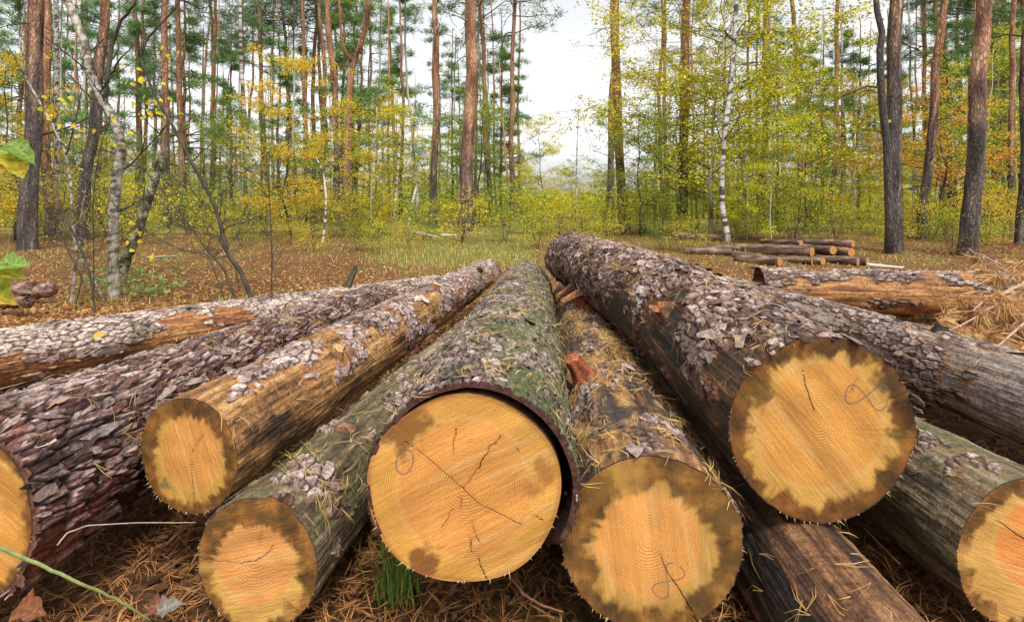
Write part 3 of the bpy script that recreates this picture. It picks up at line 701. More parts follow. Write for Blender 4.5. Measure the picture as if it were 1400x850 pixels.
# ------------------------------------------------------------------ leaves
GREEN = [(0, (.12, .20, .025)), (.6, (.28, .39, .04)), (1, (.48, .50, .05))]
YGRN = [(0, (.16, .25, .03)), (.3, (.44, .46, .035)), (.65, (.76, .66, .04)), (1, (.88, .66, .035))]
GOLD = [(0, (.48, .42, .03)), (.5, (.80, .62, .04)), (1, (.86, .66, .06))]
ORNG = [(0, (.48, .26, .03)), (.5, (.76, .42, .04)), (1, (.82, .55, .06))]
DEAD = [(0, (.14, .06, .03)), (.5, (.34, .16, .06)), (1, (.55, .30, .12))]
REDL = [(0, (.16, .03, .03)), (.6, (.34, .06, .07)), (1, (.45, .15, .10))]
def leaves(mb, C, size, pal, upb=.6, asp=.72, jitter=.25):
    n = len(C); nn = R.normal(size=(n, 3)); nn[:, 2] = np.abs(nn[:, 2]) + upb; nn /= np.linalg.norm(nn, axis=1)[:, None]
    t = R.normal(size=(n, 3)); t[:, 2] -= .4; t -= (t * nn).sum(1)[:, None] * nn; t /= np.linalg.norm(t, axis=1)[:, None]
    s = np.cross(nn, t); L_ = (size * R.uniform(.65, 1.3, n))[:, None]; w = L_ * asp * .5
    V = np.stack([C, C + t * L_ * .42 + s * w + nn * L_ * .06, C + t * L_, C + t * L_ * .42 - s * w + nn * L_ * .06], 1).reshape(-1, 3)
    Q = (np.arange(n) * 4)[:, None] + np.arange(4)[None]
    k = np.clip(R.uniform(0, 1, n), 0, 1); c = ramp(k, pal) * (1 + R.normal(0, jitter * .5, (n, 1)))
    mb.add(V, Q, None, np.repeat(np.clip(c, .01, .9), 4, 0))

def wiggle(p0, p1, n, amp):
    t = np.linspace(0, 1, n)[:, None]; p = np.array(p0) * (1 - t) + np.array(p1) * t
    k = R.normal(0, amp, (n, 3)); k = np.cumsum(k, 0); k -= k[0] + (k[-1] - k[0]) * t
    return p + k

# --- deciduous tree: trunk mesh with limbs, crown mesh
def broadleaf(h, spread, nb, nleaf, lsize, pal, r0=.04, birch=True, low=.18, fullness=.35, stems=1, twc=(.10, .08, .06)):
    tm = MB(); tips = []
    for s in range(stems):
        a0 = R.uniform(0, 2 * PI); hh = h * R.uniform(.75, 1) if s else h
        top = np.array([math.cos(a0) * (.3 * spread if stems > 1 else .06 * h), math.sin(a0) * (.3 * spread if stems > 1 else .06 * h), hh])
        pts = wiggle((0, 0, -.1), top, 12, .012 * h)
        rr = r0 * np.linspace(1, .15, 12); rr[0] *= 1.35
        if birch:
            cf = lambda V: mix((.56, .53, .49), (.035, .028, .025), sst(.1, .3, fbm(V[:, 2] * 6, np.arctan2(V[:, 1], V[:, 0]) * 1.2, 0, 77, 3)) * .95 * np.ones(len(V)))
        else:
            cf = lambda V: mix((.075, .06, .045), (.13, .11, .07), .5 + .5 * np.sin(V[:, 2] * 9))
        tm.tube(pts, rr, 8, cfun=cf)
        for b in range(nb):
            f = R.uniform(low, .97); k = f * 11; i0 = int(k); p = pts[i0] + (pts[min(11, i0 + 1)] - pts[i0]) * (k - i0)
            a = R.uniform(0, 2 * PI); ln = spread * R.uniform(.5, 1) * (1 - .55 * f) * (.6 + .8 * min(1, f / .35))
            e = p + np.array([math.cos(a) * ln, math.sin(a) * ln, ln * R.uniform(.05, .75)])
            bp = wiggle(p, e, 6, .05 * ln); bp[:, 2] += -.12 * ln * np.linspace(0, 1, 6) ** 2
            tm.tube(bp, r0 * .33 * (1 - f * .5) * np.linspace(1, .2, 6), 4, twc, cap=False)
            for q in (2, 3, 4, 5, 5):
                tips.append(bp[q])
                sub = bp[q] + R.normal(0, .22 * ln, 3) * np.array([1, 1, .55])
                tm.tube([bp[q], (bp[q] + sub) / 2 + R.normal(0, .02, 3), sub], r0 * .09, 3, twc, cap=False); tips.append(sub); tips.append((sub + bp[q]) / 2)
    tips = np.array(tips); c = tips[R.integers(0, len(tips), nleaf)]
    sp = fullness * spread * .26
    c = c + R.normal(0, 1, (nleaf, 3)) * np.array([sp, sp, sp * .45]) * R.uniform(.1, 1, (nleaf, 1))
    cm = MB(); leaves(cm, c, lsize, pal)
    return tm.me('trunk', [M_TRUNK if not birch else M_TWIG]), cm.me('crown', [M_LEAF], False)

# --- pine trunk
def pine_trunk(h, r0, lean_pts=None, ndead=12, dead_lo=.12, dead_hi=.6, orange=.3, ns=14, curve=.01, grey=1., big=1.):
    tm = MB(); n = 22
    pts = wiggle((0, 0, -.15), (0, 0, h), n, curve * h / 10) if lean_pts is None else lean_pts
    n = len(pts); t = (pts[:, 2] - pts[0, 2]) / (pts[-1, 2] - pts[0, 2])
    rr = r0 * (1 - .78 * np.clip(t, 0, 1) ** 1.1) ; rr = rr * (1 + .16 * np.exp(-np.maximum(pts[:, 2], 0) / .25))
    hw = h * orange; sd = int(R.integers(1000))
    def cf(V):
        z = V[:, 2]; a = np.arctan2(V[:, 1], V[:, 0])
        nz = fbm(z * 1.3, a * 1.6, 0, sd, 4)
        k = sst(hw - 1.3, hw + 2.0, z + nz * 2.2)
        low = ramp(.5 + nz, [(0, (.05, .038, .033)), (.5, (.105, .082, .072)), (1, (.19, .155, .14))])
        hi = ramp(.5 + nz, [(0, (.22, .10, .055)), (.5, (.38, .18, .095)), (1, (.50, .30, .18))])
        return mix(low, hi, k)
    # resample finely so that the surface can carry bark relief
    m = 90; tt = np.linspace(0, 1, m); P2 = np.stack([np.interp(tt, np.linspace(0, 1, n), pts[:, q]) for q in range(3)], -1); r2 = np.interp(tt, np.linspace(0, 1, n), rr)
    r2 = r2 * (1 + .03 * R.normal(size=m)); tm.tube(P2, r2, ns, cfun=cf, cap=False)
    for d in range(ndead):
        f = R.uniform(dead_lo, dead_hi); k = f * (m - 1); p = P2[int(k)]; a = R.uniform(0, 2 * PI)
        ln = R.choice([.12, .2, .35, .6, .9, 1.2]) * R.uniform(.7, 1.2) * big
        e = p + np.array([math.cos(a), math.sin(a), R.uniform(-.25, .35)]) * ln
        rb = max(.007, min(.03, ln * .018)) * (1.2 if ln > .4 else 1.6)
        bp = wiggle(p, e, 6, .02 * ln); bp[:, 2] += R.choice([-.3, .25]) * ln * np.linspace(0, 1, 6) ** 2
        tm.tube(bp, rb * np.linspace(1, .3, 6), 5, (.075, .06, .052), cap=False)
        if ln > .6:
            for q in range(3):
                i = R.integers(2, 5); e2 = bp[i] + R.normal(0, .3 * ln, 3) * np.array([1, 1, .5])
                tm.tube(wiggle(bp[i], e2, 4, .03 * ln), rb * .4, 4, (.075, .06, .052), cap=False)
    return tm.me('trunk', [M_TRUNK]), P2
PINE = [(0, (.07, .13, .06)), (.5, (.14, .23, .10)), (1, (.26, .35, .16))]
PINE2 = [(0, (.08, .17, .05)), (.5, (.16, .30, .08)), (1, (.30, .42, .12))]
def pine_crown(z0, z1, spread, nb=34, ncl=15, nbl=16, bl=.20, bw=.016, pal=PINE, droop=.1):
    cm = MB(); C = []; wood = MB()
    for b in range(nb):
        f = R.uniform(0, 1) ** .9; z = z0 + (z1 - z0) * f; a = R.uniform(0, 2 * PI)
        ln = spread * (1 - .7 * f) * R.uniform(.45, 1)
        e = np.array([math.cos(a) * ln, math.sin(a) * ln, z + ln * R.uniform(-.05, .4)])
        bp = wiggle((0, 0, z), e, 6, .05 * ln); bp[:, 2] -= droop * ln * np.linspace(0, 1, 6) ** 2
        wood.tube(bp, .03 * (1 - .6 * f) * np.linspace(1, .25, 6), 4, (.14, .08, .05), cap=False)
        for q in range(ncl):
            g = R.uniform(.35, 1.02) ** .8; k = min(g, .999) * 5; i = int(k); p = bp[i] + (bp[min(5, i + 1)] - bp[i]) * (k - i)
            C.append(p + R.normal(0, .16 * ln * .8, 3) * np.array([1, 1, .38]))
    C = np.array(C); n = len(C)
    sh = R.uniform(0, 1, n)
    for q in range(nbl):
        d = R.normal(size=(n, 3)); d[:, 2] = d[:, 2] * .7 + .45; d /= np.linalg.norm(d, axis=1)[:, None]
        s = R.normal(size=(n, 3)); s = np.cross(s, d); s /= np.linalg.norm(s, axis=1)[:, None]
        L_ = bl * R.uniform(.6, 1.3, (n, 1)); b0 = C + R.normal(0, bl * .35, (n, 3))
        V = np.stack([b0 - s * bw, b0 + s * bw, b0 + d * L_], 1).reshape(-1, 3)
        c = ramp(np.clip(sh + R.normal(0, .2, n), 0, 1), pal)
        cm.add(V, None, (np.arange(n) * 3)[:, None] + np.arange(3)[None], np.repeat(c, 3, 0))
    V = np.concatenate(cm.V); nf = len(V) // 3
    w = np.concatenate(wood.V); wq = np.concatenate(wood.Q)
    return mesh('crown', np.concatenate([V, w]), wq + len(V), np.arange(nf * 3).reshape(-1, 3),
                np.concatenate([np.concatenate(cm.C), np.concatenate(wood.C)]), [M_PINE], False)

CROWN_TALL = [pine_crown(9.5, 20, 3.2, 34, 12, 16, .28, .016) for _ in range(3)]
CROWN_LOW = [pine_crown(2.2, 9.5, 2.2, 46, 13, 16, .19, .012, PINE2) for _ in range(3)]

def place_tree(kind, px, d, label, group=None, trunk=None, crown=None, scale=1., rot=None, lean=0., leany=0., sz=None, cloc=None, cat='tree'):
    x = (px - CX) / F * d
    o = empty(kind, (x, d, g1(x, d)), label, cat, group)
    o.rotation_euler = (leany, lean, 0)
    o.scale = (scale, scale, scale if sz is None else sz)
    if trunk: link('trunk', trunk, o)
    if crown:
        c = link('crown', crown, o)
        if rot is not None: c.rotation_euler = (0, 0, rot)
        if cloc is not None: c.location = cloc
    return o
rz = lambda: random.uniform(0, 6.28)

# ---- hand placed pines: base px, px at the top of the frame, depth, width in px, orange height fraction, dead limbs, crown?, label
PINES = [
 (38, 52, 10.5, 27, .60, 16, 0, 'thickest grey brown pine trunk at the far left edge, dead twigs along it'),
 (68, 68, 13.0, 15, .12, 10, 0, 'reddish pine trunk just right of the thickest left pine'),
 (112, 138, 12.0, 17, .55, 8, 0, 'dark pine trunk leaning right behind the crooked pale birch'),
 (192, 188, 22, 9, .18, 10, 1, 'slim red brown pine behind the mossy leaning stump'),
 (228, 227, 18, 10.5, .25, 12, 1, 'pine with brick red upper trunk, left one of a close pair'),
 (249, 246, 20, 9, .10, 10, 1, 'bright orange pine trunk, right one of a close pair'),
 (288, 292, 27, 6, .15, 8, 1, 'thin orange pine between the close pair and the white birch'),
 (366, 363, 26, 6, .15, 8, 1, 'thin orange pine just left of the yellow sapling'),
 (356, 352, 30, 5, .2, 6, 1, 'very thin pine with bare stem right of the white birch'),
 (417, 417, 25, 6.5, .10, 8, 1, 'slim orange pine rising through the yellow sapling leaves'),
 (411, 384, 28, 6, .2, 10, 1, 'slim pine leaning left behind the yellow sapling'),
 (441, 438, 28, 6, .2, 8, 1, 'thin brown pine left of the curved orange pine'),
 (462, 450, 19, 10, .35, 14, 0, 'grey brown pine standing close against the curved orange pine'),
 (540, 530, 33, 6, .12, 10, 2, 'smaller orange pine with its whole sparse crown against the sky left of centre'),
 (591, 598, 19, 9, .20, 12, 0, 'grey pink pine trunk left of the stout centre pine'),
 (637, 635, 15.5, 18, .16, 24, 0, 'stout centre pine with red brown upper trunk and short stubs'),
 (671, 655, 24, 6.5, .2, 12, 1, 'slim pine leaning left just right of the stout centre pine'),
 (701, 700, 24, 7, .14, 10, 1, 'slim red pine at the left border of the central sky gap'),
 (707, 709, 34, 4, .14, 6, 0, 'hair thin pine beside the slim red pine at the sky gap'),
 (826, 836, 20, 6.5, .25, 14, 0, 'slim pine with leafy top just left of the knobbly pine'),
 (856, 838, 16.5, 12.5, .15, 26, 0, 'knobbly orange pine with many short black stubs at the right of the sky gap'),
 (838, 834, 27, 4.5, .3, 8, 0, 'hair thin dark pine between the leafy slim pine and the knobbly pine'),
 (931, 938, 14.5, 13, .22, 8, 0, 'dark footed pine half hidden in yellow birch leaves'),
 (1040, 1044, 16, 10.5, .25, 8, 0, 'pine with pink upper trunk just right of the leaning white birch'),
 (1096, 1084, 22, 8, .15, 14, 0, 'pale orange pine with dead twigs in the open sky right of the birch leaves'),
 (1134, 1141, 22, 8, .12, 12, 0, 'pale orange pine standing alone against the sky left of the big grey pine'),
 (1222, 1224, 10.0, 23, .75, 8, 0, 'big straight grey pine trunk standing behind the small stacked logs'),
 (1232, 1232, 24, 6, .1, 4, 0, 'orange pine peeping out behind the big straight grey pine'),
 (1262, 1289, 12.5, 14, .35, 12, 1, 'pinkish pine leaning right, left of the golden oak'),
 (1268, 1265, 24, 7, .15, 8, 1, 'pale slim pine crossing behind the pinkish leaning pine'),
 (1322, 1352, 9.6, 26, .42, 12, 1, 'thick flaky pine leaning right at the right side of the wood'),
 (1346, 1350, 20, 9, .30, 8, 1, 'slim dark footed pine right behind the thick leaning pine'),
 (1362, 1370, 24, 7, .10, 8, 1, 'thin bright orange pine near the right edge'),
 (1379, 1385, 16, 10, .25, 10, 1, 'straight grey pine second from the right edge'),
 (1395, 1400, 11, 16, .5, 8, 0, 'brown pine trunk cut by the right edge of the frame'),
]
for n, (bx, tx, d, w, orr, nd, cr, lab) in enumerate(PINES):
    r0 = .54 * w / F * d / math.hypot(1, (bx - CX) / F); h = 20 if d > 13 else 17
    topz = 280 / F * d + 1.05
    ang = math.atan2((tx - bx) / F * d, topz)
    if cr == 2: h = 13
    me, P2 = pine_trunk(h, r0, None, nd, .08, .55, orr * (topz / h) * 1.0 + .04, 16 if w > 12 else 10, curve=.02)
    place_tree('pine_tree', bx, d, lab, 'pine trees of the wood', me, None if cr == 0 else (CROWN_TALL[n % 3] if cr == 1 else CROWN_LOW[n % 3]), rot=rz(), lean=ang,
               cloc=(0, 0, -1.5 if cr == 1 else 3.2))
# curved orange pine with fork
d = 17.5; bx = (472 - CX) / F * d; gz = g1(bx, d)
path = [(472, 325), (473, 250), (475, 150), (478, 95), (484, 75), (493, 52), (501, 30), (505, 12), (506, -15), (507, -60), (508, -140)]
pts = np.array([P(a, b, d) for a, b in path]) - np.array([bx, d, gz]); pts[0, 2] = -.15
pts[:, 1] += np.linspace(0, .6, len(pts)) * np.sin(np.linspace(0, 5, len(pts)))
me, _ = pine_trunk(10, .145, pts, 16, .15, .6, .12, 14)
fk = MB(); f_ = np.array([P(a, b, d) for a, b in [(480, 84), (472, 70), (467, 55), (465, 20), (462, -20)]]) - np.array([bx, d, gz])
fk.tube(f_, np.linspace(.055, .03, 5), 8, (.34, .15, .06))
o = place_tree('pine_tree', 472, d, 'curved orange pine whose trunk swerves right near the top and forks', 'pine trees of the wood', me, None)
link('limb', fk.me('limb', [M_TRUNK]), o)

# dead thin stem hugging the big grey pine
st = MB(); d = 9.75
for poly, r_ in (([(1216, 350), (1216, 300), (1213, 200), (1207, 150), (1204, 110), (1203, 70), (1206, 45), (1199, 15), (1197, -10)], (.075, .045)),
                 ([(1206, 120), (1185, 118), (1160, 128), (1132, 142)], (.022, .006)), ([(1206, 85), (1190, 90), (1182, 105), (1177, 117)], (.015, .006))):
    p = np.array([P(a, b, d) for a, b in poly]); st.tube(p - P(1216, 350, d), np.linspace(r_[0], r_[1], len(p)), 8, (.09, .072, .064))
o = empty('dead_tree', P(1216, 350, d), 'thin dead grey stem growing up against the big straight grey pine', 'tree'); link('trunk', st.me('trunk', [M_TRUNK]), o)

# ---- birches, hand placed along paths
def big_leaf(mb, p, t, n, L_, pal_c, lob=0):
    t = t / np.linalg.norm(t); n = n - (n @ t) * t; n /= np.linalg.norm(n); s = np.cross(n, t)
    k = 33; W = 9; u = np.linspace(0, 1, k); w = .40 * np.sin(u ** .75 * PI) ** .75 * L_ * (1 + lob * (.45 * np.cos(u * 5.4 * PI) + .10 * np.cos(u * 31))); w[0] = w[-1] = .0006
    cu_, cx_, tw_ = R.uniform(.1, .5), R.uniform(.1, .6), R.normal(0, .3); row = []; cc = []; ph = R.uniform(0, 9)
    for i in range(k):
        c = p + t * L_ * u[i] - n * L_ * cu_ * u[i] ** 2
        for q in range(W):
            v = (q / (W - 1)) * 2 - 1
            row.append(c + s * w[i] * v + n * (w[i] * cx_ * v * v + tw_ * v * w[i] * u[i] + .012 * L_ * math.sin(u[i] * 40 + abs(v) * 4)) - t * w[i] * .25 * abs(v))
            vein = math.exp(-(v / .10) ** 2) + .5 * max(0, math.cos((u[i] * 7 - abs(v) * .9) * 2 * PI)) ** 8
            spot = fbm(np.array([u[i] * 5 + ph]), np.array([v * 3.]), 0, 7, 3)[0]
            cc.append(np.clip(np.array(pal_c) * (1 + .35 * vein) * (1 + .7 * spot), .01, .9) * (np.array((.6, .4, .3)) if spot > .38 else 1))
    q = [[i * W + a, i * W + a + 1, (i + 1) * W + a + 1, (i + 1) * W + a] for i in range(k - 1) for a in range(W - 1)]
    mb.add(np.array(row), q, None, np.array(cc))
def path_tree(kind, path, d, r, label, colf, crown=None, branches=(), group=None, ns=10, mat_=None, cz=None, cat='tree', leafset=None, partname='trunk', dz=None, twigs=0):
    r = (r[0] / math.hypot(1, (path[0][0] - CX) / F), r[1] / math.hypot(1, (path[0][0] - CX) / F))
    b = P(path[0][0], path[0][1], d); b[2] = min(b[2], g1(b[0], b[1]))
    p = np.array([P(a, c, d + (dz[i] if dz is not None else 0)) for i, (a, c) in enumerate(path)]); p[0, 2] = b[2] - .08
    m = 220 if d > 9 else 300; ns = ns if d > 9 else ns * 2; q = np.linspace(0, len(p) - 1, m); P2 = np.stack([np.interp(q, range(len(p)), p[:, k]) for k in range(3)], -1)
    for _ in range(12 if d > 9 else 14): P2[1:-1] = (P2[:-2] + 2 * P2[1:-1] + P2[2:]) / 4
    rr = np.linspace(r[0], r[1], m) * (1 + .10 * fbm(np.arange(m) / m * len(path) * 1.5, np.zeros(m), 0, len(path), 3) + .02 * R.normal(size=m)); rr[:3] *= (1.2, 1.1, 1.04)
    tm = MB(); tm.tube(P2 - b, rr, ns, cfun=colf)
    for bp, br in branches:
        pp = np.array([P(a, c, d + R.normal(0, .06)) for a, c in bp]); k = 4 * len(pp); q = np.linspace(0, len(pp) - 1, k)
        pq = np.stack([np.interp(q, range(len(pp)), pp[:, z]) for z in range(3)], -1); pq[1:-1] += R.normal(0, .006, (k - 2, 3))
        tm.tube(pq - b, np.linspace(br[0], br[1], k), 6, (.055, .045, .035))
    for _ in range(twigs):
        i = int(R.integers(int(m * .12), m - 2)); p0 = P2[i]; tl = R.uniform(.15, 1.0); dr = np.array([R.normal(0, .8), R.normal(0, .45), R.uniform(.1, 1.0)]); dr /= np.linalg.norm(dr)
        tp = wiggle(p0, p0 + dr * tl, 7, .018); tr = max(.0022, rr[i] * .28); tm.tube(tp - b, np.linspace(tr, .0014, 7), 4, (.06, .045, .04), cap=False)
        for _q in range(3):
            q0 = tp[R.integers(2, 6)]; d2 = dr + R.normal(0, .6, 3); d2 /= np.linalg.norm(d2); tm.tube(wiggle(q0, q0 + d2 * tl * .45, 5, .012) - b, np.linspace(tr * .6, .001, 5), 3, (.06, .045, .04), cap=False)
    o = empty(kind, b, label, cat, group); link(partname, tm.me(partname, [mat_ or M_TWIG]), o)
    if leafset: 
        for (lx, ly, n, spx, sz, pal) in leafset:
            c = P(lx, ly, d) + R.normal(0, 1, (n, 3)) * spx / F * d
            for q in range(n):
                lm = MB(); a_ = R.uniform(0, 2 * PI); big_leaf(lm, c[q] - b, np.array([math.cos(a_), .3 * math.sin(a_), -.5 + math.sin(a_) * .5]), np.array([R.normal(0, .3), -.8, .5]), sz * R.uniform(.8, 1.3), ramp(np.array([R.uniform(.3, 1)]), pal)[0])
                link('leaf', lm.me('leaf', [M_LEAF]), o)
    return o
def birch_c(V):
    z = V[:, 2]; a = np.arctan2(V[:, 1], V[:, 0])
    n = fbm(z * 9, a * .8, 0, 5, 3); n2 = fbm(z * 1.2, a * .6, 0, 15, 2)
    low = 1 - sst(.1, .9, z)
    n3 = fbm(z * 22, a * .5, 0, 25, 2)
    base = mix((.60, .57, .53), (.36, .32, .28), sst(-.2, .4, n2))
    return mix(base, (.045, .035, .03), np.clip(sst(.05, .16, n) + .75 * sst(.22, .34, n3) + low * sst(-.3, .1, n + n2), 0, 1) * .95)
def alder_c(V):
    n = fbm(V[:, 2] * 7, V[:, 0] * 16, 0, 5, 5, .65) + .6 * fbm(V[:, 2] * 26, V[:, 0] * 12, 0, 6, 2)
    return ramp(.55 + n, [(0, (.04, .03, .02)), (.35, (.14, .115, .08)), (.6, (.29, .255, .19)), (1, (.48, .45, .38))])
def dark_c(V): return np.tile((.06, .05, .035), (len(V), 1)) * (1 + .3 * np.sin(V[:, 2:3] * 30))
def moss_c(V):
    n = fbm(V[:, 2] * 6, V[:, 0] * 14, 0, 9, 4); n = n + .5 * fbm(V[:, 2] * 30, V[:, 0] * 60, 0, 19, 3); return ramp(.5 + 1.3 * n, [(0, (.018, .014, .01)), (.45, (.07, .062, .03)), (.7, (.15, .14, .07)), (1, (.30, .30, .20))])

path_tree('birch_tree', [(1001, 352), (995, 325), (987, 283), (987, 240), (990, 187), (996, 140), (1000, 100), (1004, 50), (1008, -20), (1010, -120)], 11.5, (.068, .045),
          'leaning white birch with black scars right of the big log', birch_c,
          branches=[([(989, 200), (983, 185), (975, 150)], (.02, .006)), ([(991, 190), (1008, 165), (1020, 140)], (.02, .006)), ([(1003, 55), (994, 48), (990, 42)], (.03, .015)), ([(1004, 50), (1015, 35), (1030, 22)], (.02, .006)), ([(984, 205), (975, 215), (974, 240)], (.012, .005))], mat_=M_TWIG, ns=14)
path_tree('birch_tree', [(156, 408), (155, 330), (156, 280), (160, 240), (166, 210), (162, 180), (152, 155), (140, 138), (125, 105), (116, 60), (100, 20), (84, -20), (60, -70)], 6.0, (.066, .045),
          'crooked pale birch with a kinked trunk in front of the left pines', alder_c,
          branches=[([(141, 142), (146, 110), (154, 60), (165, 30), (185, 5), (195, -12)], (.026, .012)), ([(152, 158), (143, 150), (140, 142)], (.02, .02)),
                    ([(141, 140), (120, 130), (100, 108), (88, 95)], (.012, .004)), ([(146, 110), (165, 80), (180, 63), (150, 40), (110, 20)], (.012, .004))], ns=12, mat_=M_TWIG, twigs=12)
path_tree('leaning_stump', [(163, 382), (172, 355), (188, 320), (200, 280), (212, 245), (222, 215)], 7.4, (.085, .062),
          'dark mossy broken trunk leaning right beside the crooked birch', moss_c, ns=12, mat_=M_TWIG, cat='tree stump')
path_tree('birch_tree', [(343, 305), (341, 250), (336, 180), (331, 110), (329, 50), (328, -10), (327, -60)], 20, (.09, .06), 'straight white birch on the left between orange pines', birch_c)
path_tree('birch_tree', [(80, 320), (79, 230), (77, 130), (77, 50), (76, -20)], 13.5, (.085, .07), 'white birch trunk right behind the two leftmost pines', birch_c)
path_tree('birch_tree', [(538, 318), (541, 270), (545, 220), (548, 170), (548, 150)], 21, (.075, .02), 'short white birch left of the leaning thin birch', birch_c)
path_tree('birch_tree', [(556, 320), (562, 285), (572, 245), (584, 200)], 19, (.07, .03), 'thin birch leaning right with dark top near the centre', birch_c)
path_tree('birch_tree', [(438, 350), (444, 310), (446, 270), (442, 235), (432, 215)], 11.5, (.030, .014), 'small birch with black foot bending left near the clearing', birch_c)
path_tree('birch_tree', [(787, 300), (788, 250), (789, 200), (791, 150)], 26, (.05, .015), 'hair thin grey birch in the middle of the sky gap', birch_c)
path_tree('birch_tree', [(895, 300), (894, 250), (897, 190), (899, 160)], 17, (.05, .02), 'thin white birch with dark twiggy top left of the yellow leaves', birch_c)
path_tree('birch_tree', [(953, 310), (952, 260), (950, 220)], 15, (.05, .03), 'pale stub of a birch among the yellow leaves', birch_c)
path_tree('birch_tree', [(1165, 320), (1167, 240), (1170, 150), (1172, 80)], 22, (.06, .03), 'thin white birch between the lone orange pine and the big grey pine', birch_c)
path_tree('birch_tree', [(1272, 320), (1278, 280), (1285, 240), (1292, 210)], 18, (.06, .03), 'pale birch leaning right under the golden oak', birch_c)
path_tree('birch_tree', [(1386, 320), (1385, 260), (1383, 200), (1380, 140)], 22, (.07, .04), 'white birch between the two rightmost pines', birch_c)

# ---- bare shrubs at the left, in front of the wood
SHR = [
 ([(96, 410), (105, 345), (99, 309), (97, 250), (90, 210), (70, 167), (33, 103), (27, 60), (35, 8), (38, -20)], 5.6, (.020, .008), 'tall bare grey stem forking left at the far left of the clearing', alder_c,
   [([(90, 212), (100, 180), (108, 140), (112, 118)], (.010, .005)), ([(108, 140), (95, 120), (85, 105)], (.006, .003)), ([(33, 103), (10, 60), (-10, 40)], (.006, .003)), ([(70, 167), (80, 160), (93, 145)], (.006, .003))],
   [(75, 137, 5, 10, .05, YGRN), (88, 155, 5, 9, .05, YGRN), (98, 172, 5, 10, .05, GOLD)]),
 ([(132, 411), (122, 370), (112, 345), (100, 318), (84, 285), (62, 262), (38, 238), (18, 215), (-5, 200)], 5.2, (.013, .006), 'dark shrub stem arching left below the big pine', dark_c,
   [([(84, 285), (90, 260), (85, 225)], (.006, .003)), ([(38, 238), (20, 245), (0, 260)], (.005, .002))], None),
 ([(128, 405), (128, 340), (127, 286), (130, 240), (140, 190), (152, 160)], 5.5, (.009, .005), 'thin green upright shoot between the shrub stems and crooked birch', dark_c, [([(127, 286), (118, 250), (120, 215)], (.005, .003))], None),
 ([(350, 394), (330, 372), (310, 345), (300, 300), (290, 272), (262, 222), (235, 170), (210, 128), (192, 80), (200, 55), (215, 38), (240, 12), (250, -10)], 5.8, (.028, .008), 'long dark bent branch leaning left from the clearing', dark_c,
   [([(290, 272), (278, 240), (279, 210)], (.010, .004)), ([(200, 105), (220, 95), (232, 70)], (.006, .003)), ([(262, 222), (285, 200), (300, 180)], (.006, .003))],
   [(176, 98, 5, 8, .05, GOLD), (190, 120, 6, 10, .05, GOLD), (180, 158, 14, 20, .055, YGRN), (212, 148, 5, 12, .05, YGRN), (226, 70, 4, 7, .05, YGRN), (228, 145, 4, 7, .05, GREEN), (210, 155, 3, 5, .05, GOLD)]),
 ([(330, 398), (305, 365), (283, 342), (262, 312), (244, 289), (220, 258), (194, 230), (180, 200)], 5.6, (.014, .005), 'green stemmed sapling leaning left under the long bent branch', dark_c, [([(283, 342), (290, 310), (294, 300)], (.005, .002))],
   [(227, 299, 1, 1, .06, GOLD), (233, 275, 3, 5, .045, GOLD)]),
 ([(316, 355), (285, 348), (250, 342), (220, 328), (204, 319), (180, 300), (165, 292), (150, 270)], 5.4, (.008, .004), 'low springy twig with round yellow leaves crossing the mossy trunk', dark_c, [([(250, 342), (258, 332), (268, 330)], (.004, .002))],
   [(187, 314, 2, 2, .05, GOLD), (193, 327, 2, 2, .05, GOLD), (214, 348, 2, 3, .05, GOLD), (168, 305, 2, 2, .05, GOLD), (180, 340, 3, 5, .045, YGRN)]),
 ([(371, 392), (372, 350), (370, 300), (368, 260), (366, 225)], 6.0, (.010, .004), 'thin straight bare sapling standing alone in the clearing', dark_c, [([(372, 365), (380, 355), (386, 345)], (.004, .002))], None),
 ([(100, 412), (112, 380), (92, 340), (75, 312), (60, 300)], 5.3, (.009, .004), 'short dark twig bending left low in the clearing', dark_c, (), None),
 ([(146, 405), (128, 380), (112, 355), (110, 300), (118, 255), (132, 230)], 5.9, (.014, .006), 'pale stem curving up behind the crooked birch', alder_c, [([(118, 255), (128, 220), (136, 205)], (.006, .003))], None),
 ([(330, 392), (322, 365), (300, 330), (305, 305), (292, 290), (268, 270), (250, 235)], 6.4, (.010, .004), 'slender dark shoot rising beside the long bent branch', dark_c, (), None),
]
for path, d, r, lab, cf, br, ls in SHR:
    path_tree('bare_shrub', path, d, r, lab, cf, None, br, 'bare shrubs at the left of the clearing', 7, M_TWIG, leafset=ls, cat='shrub', twigs=30)

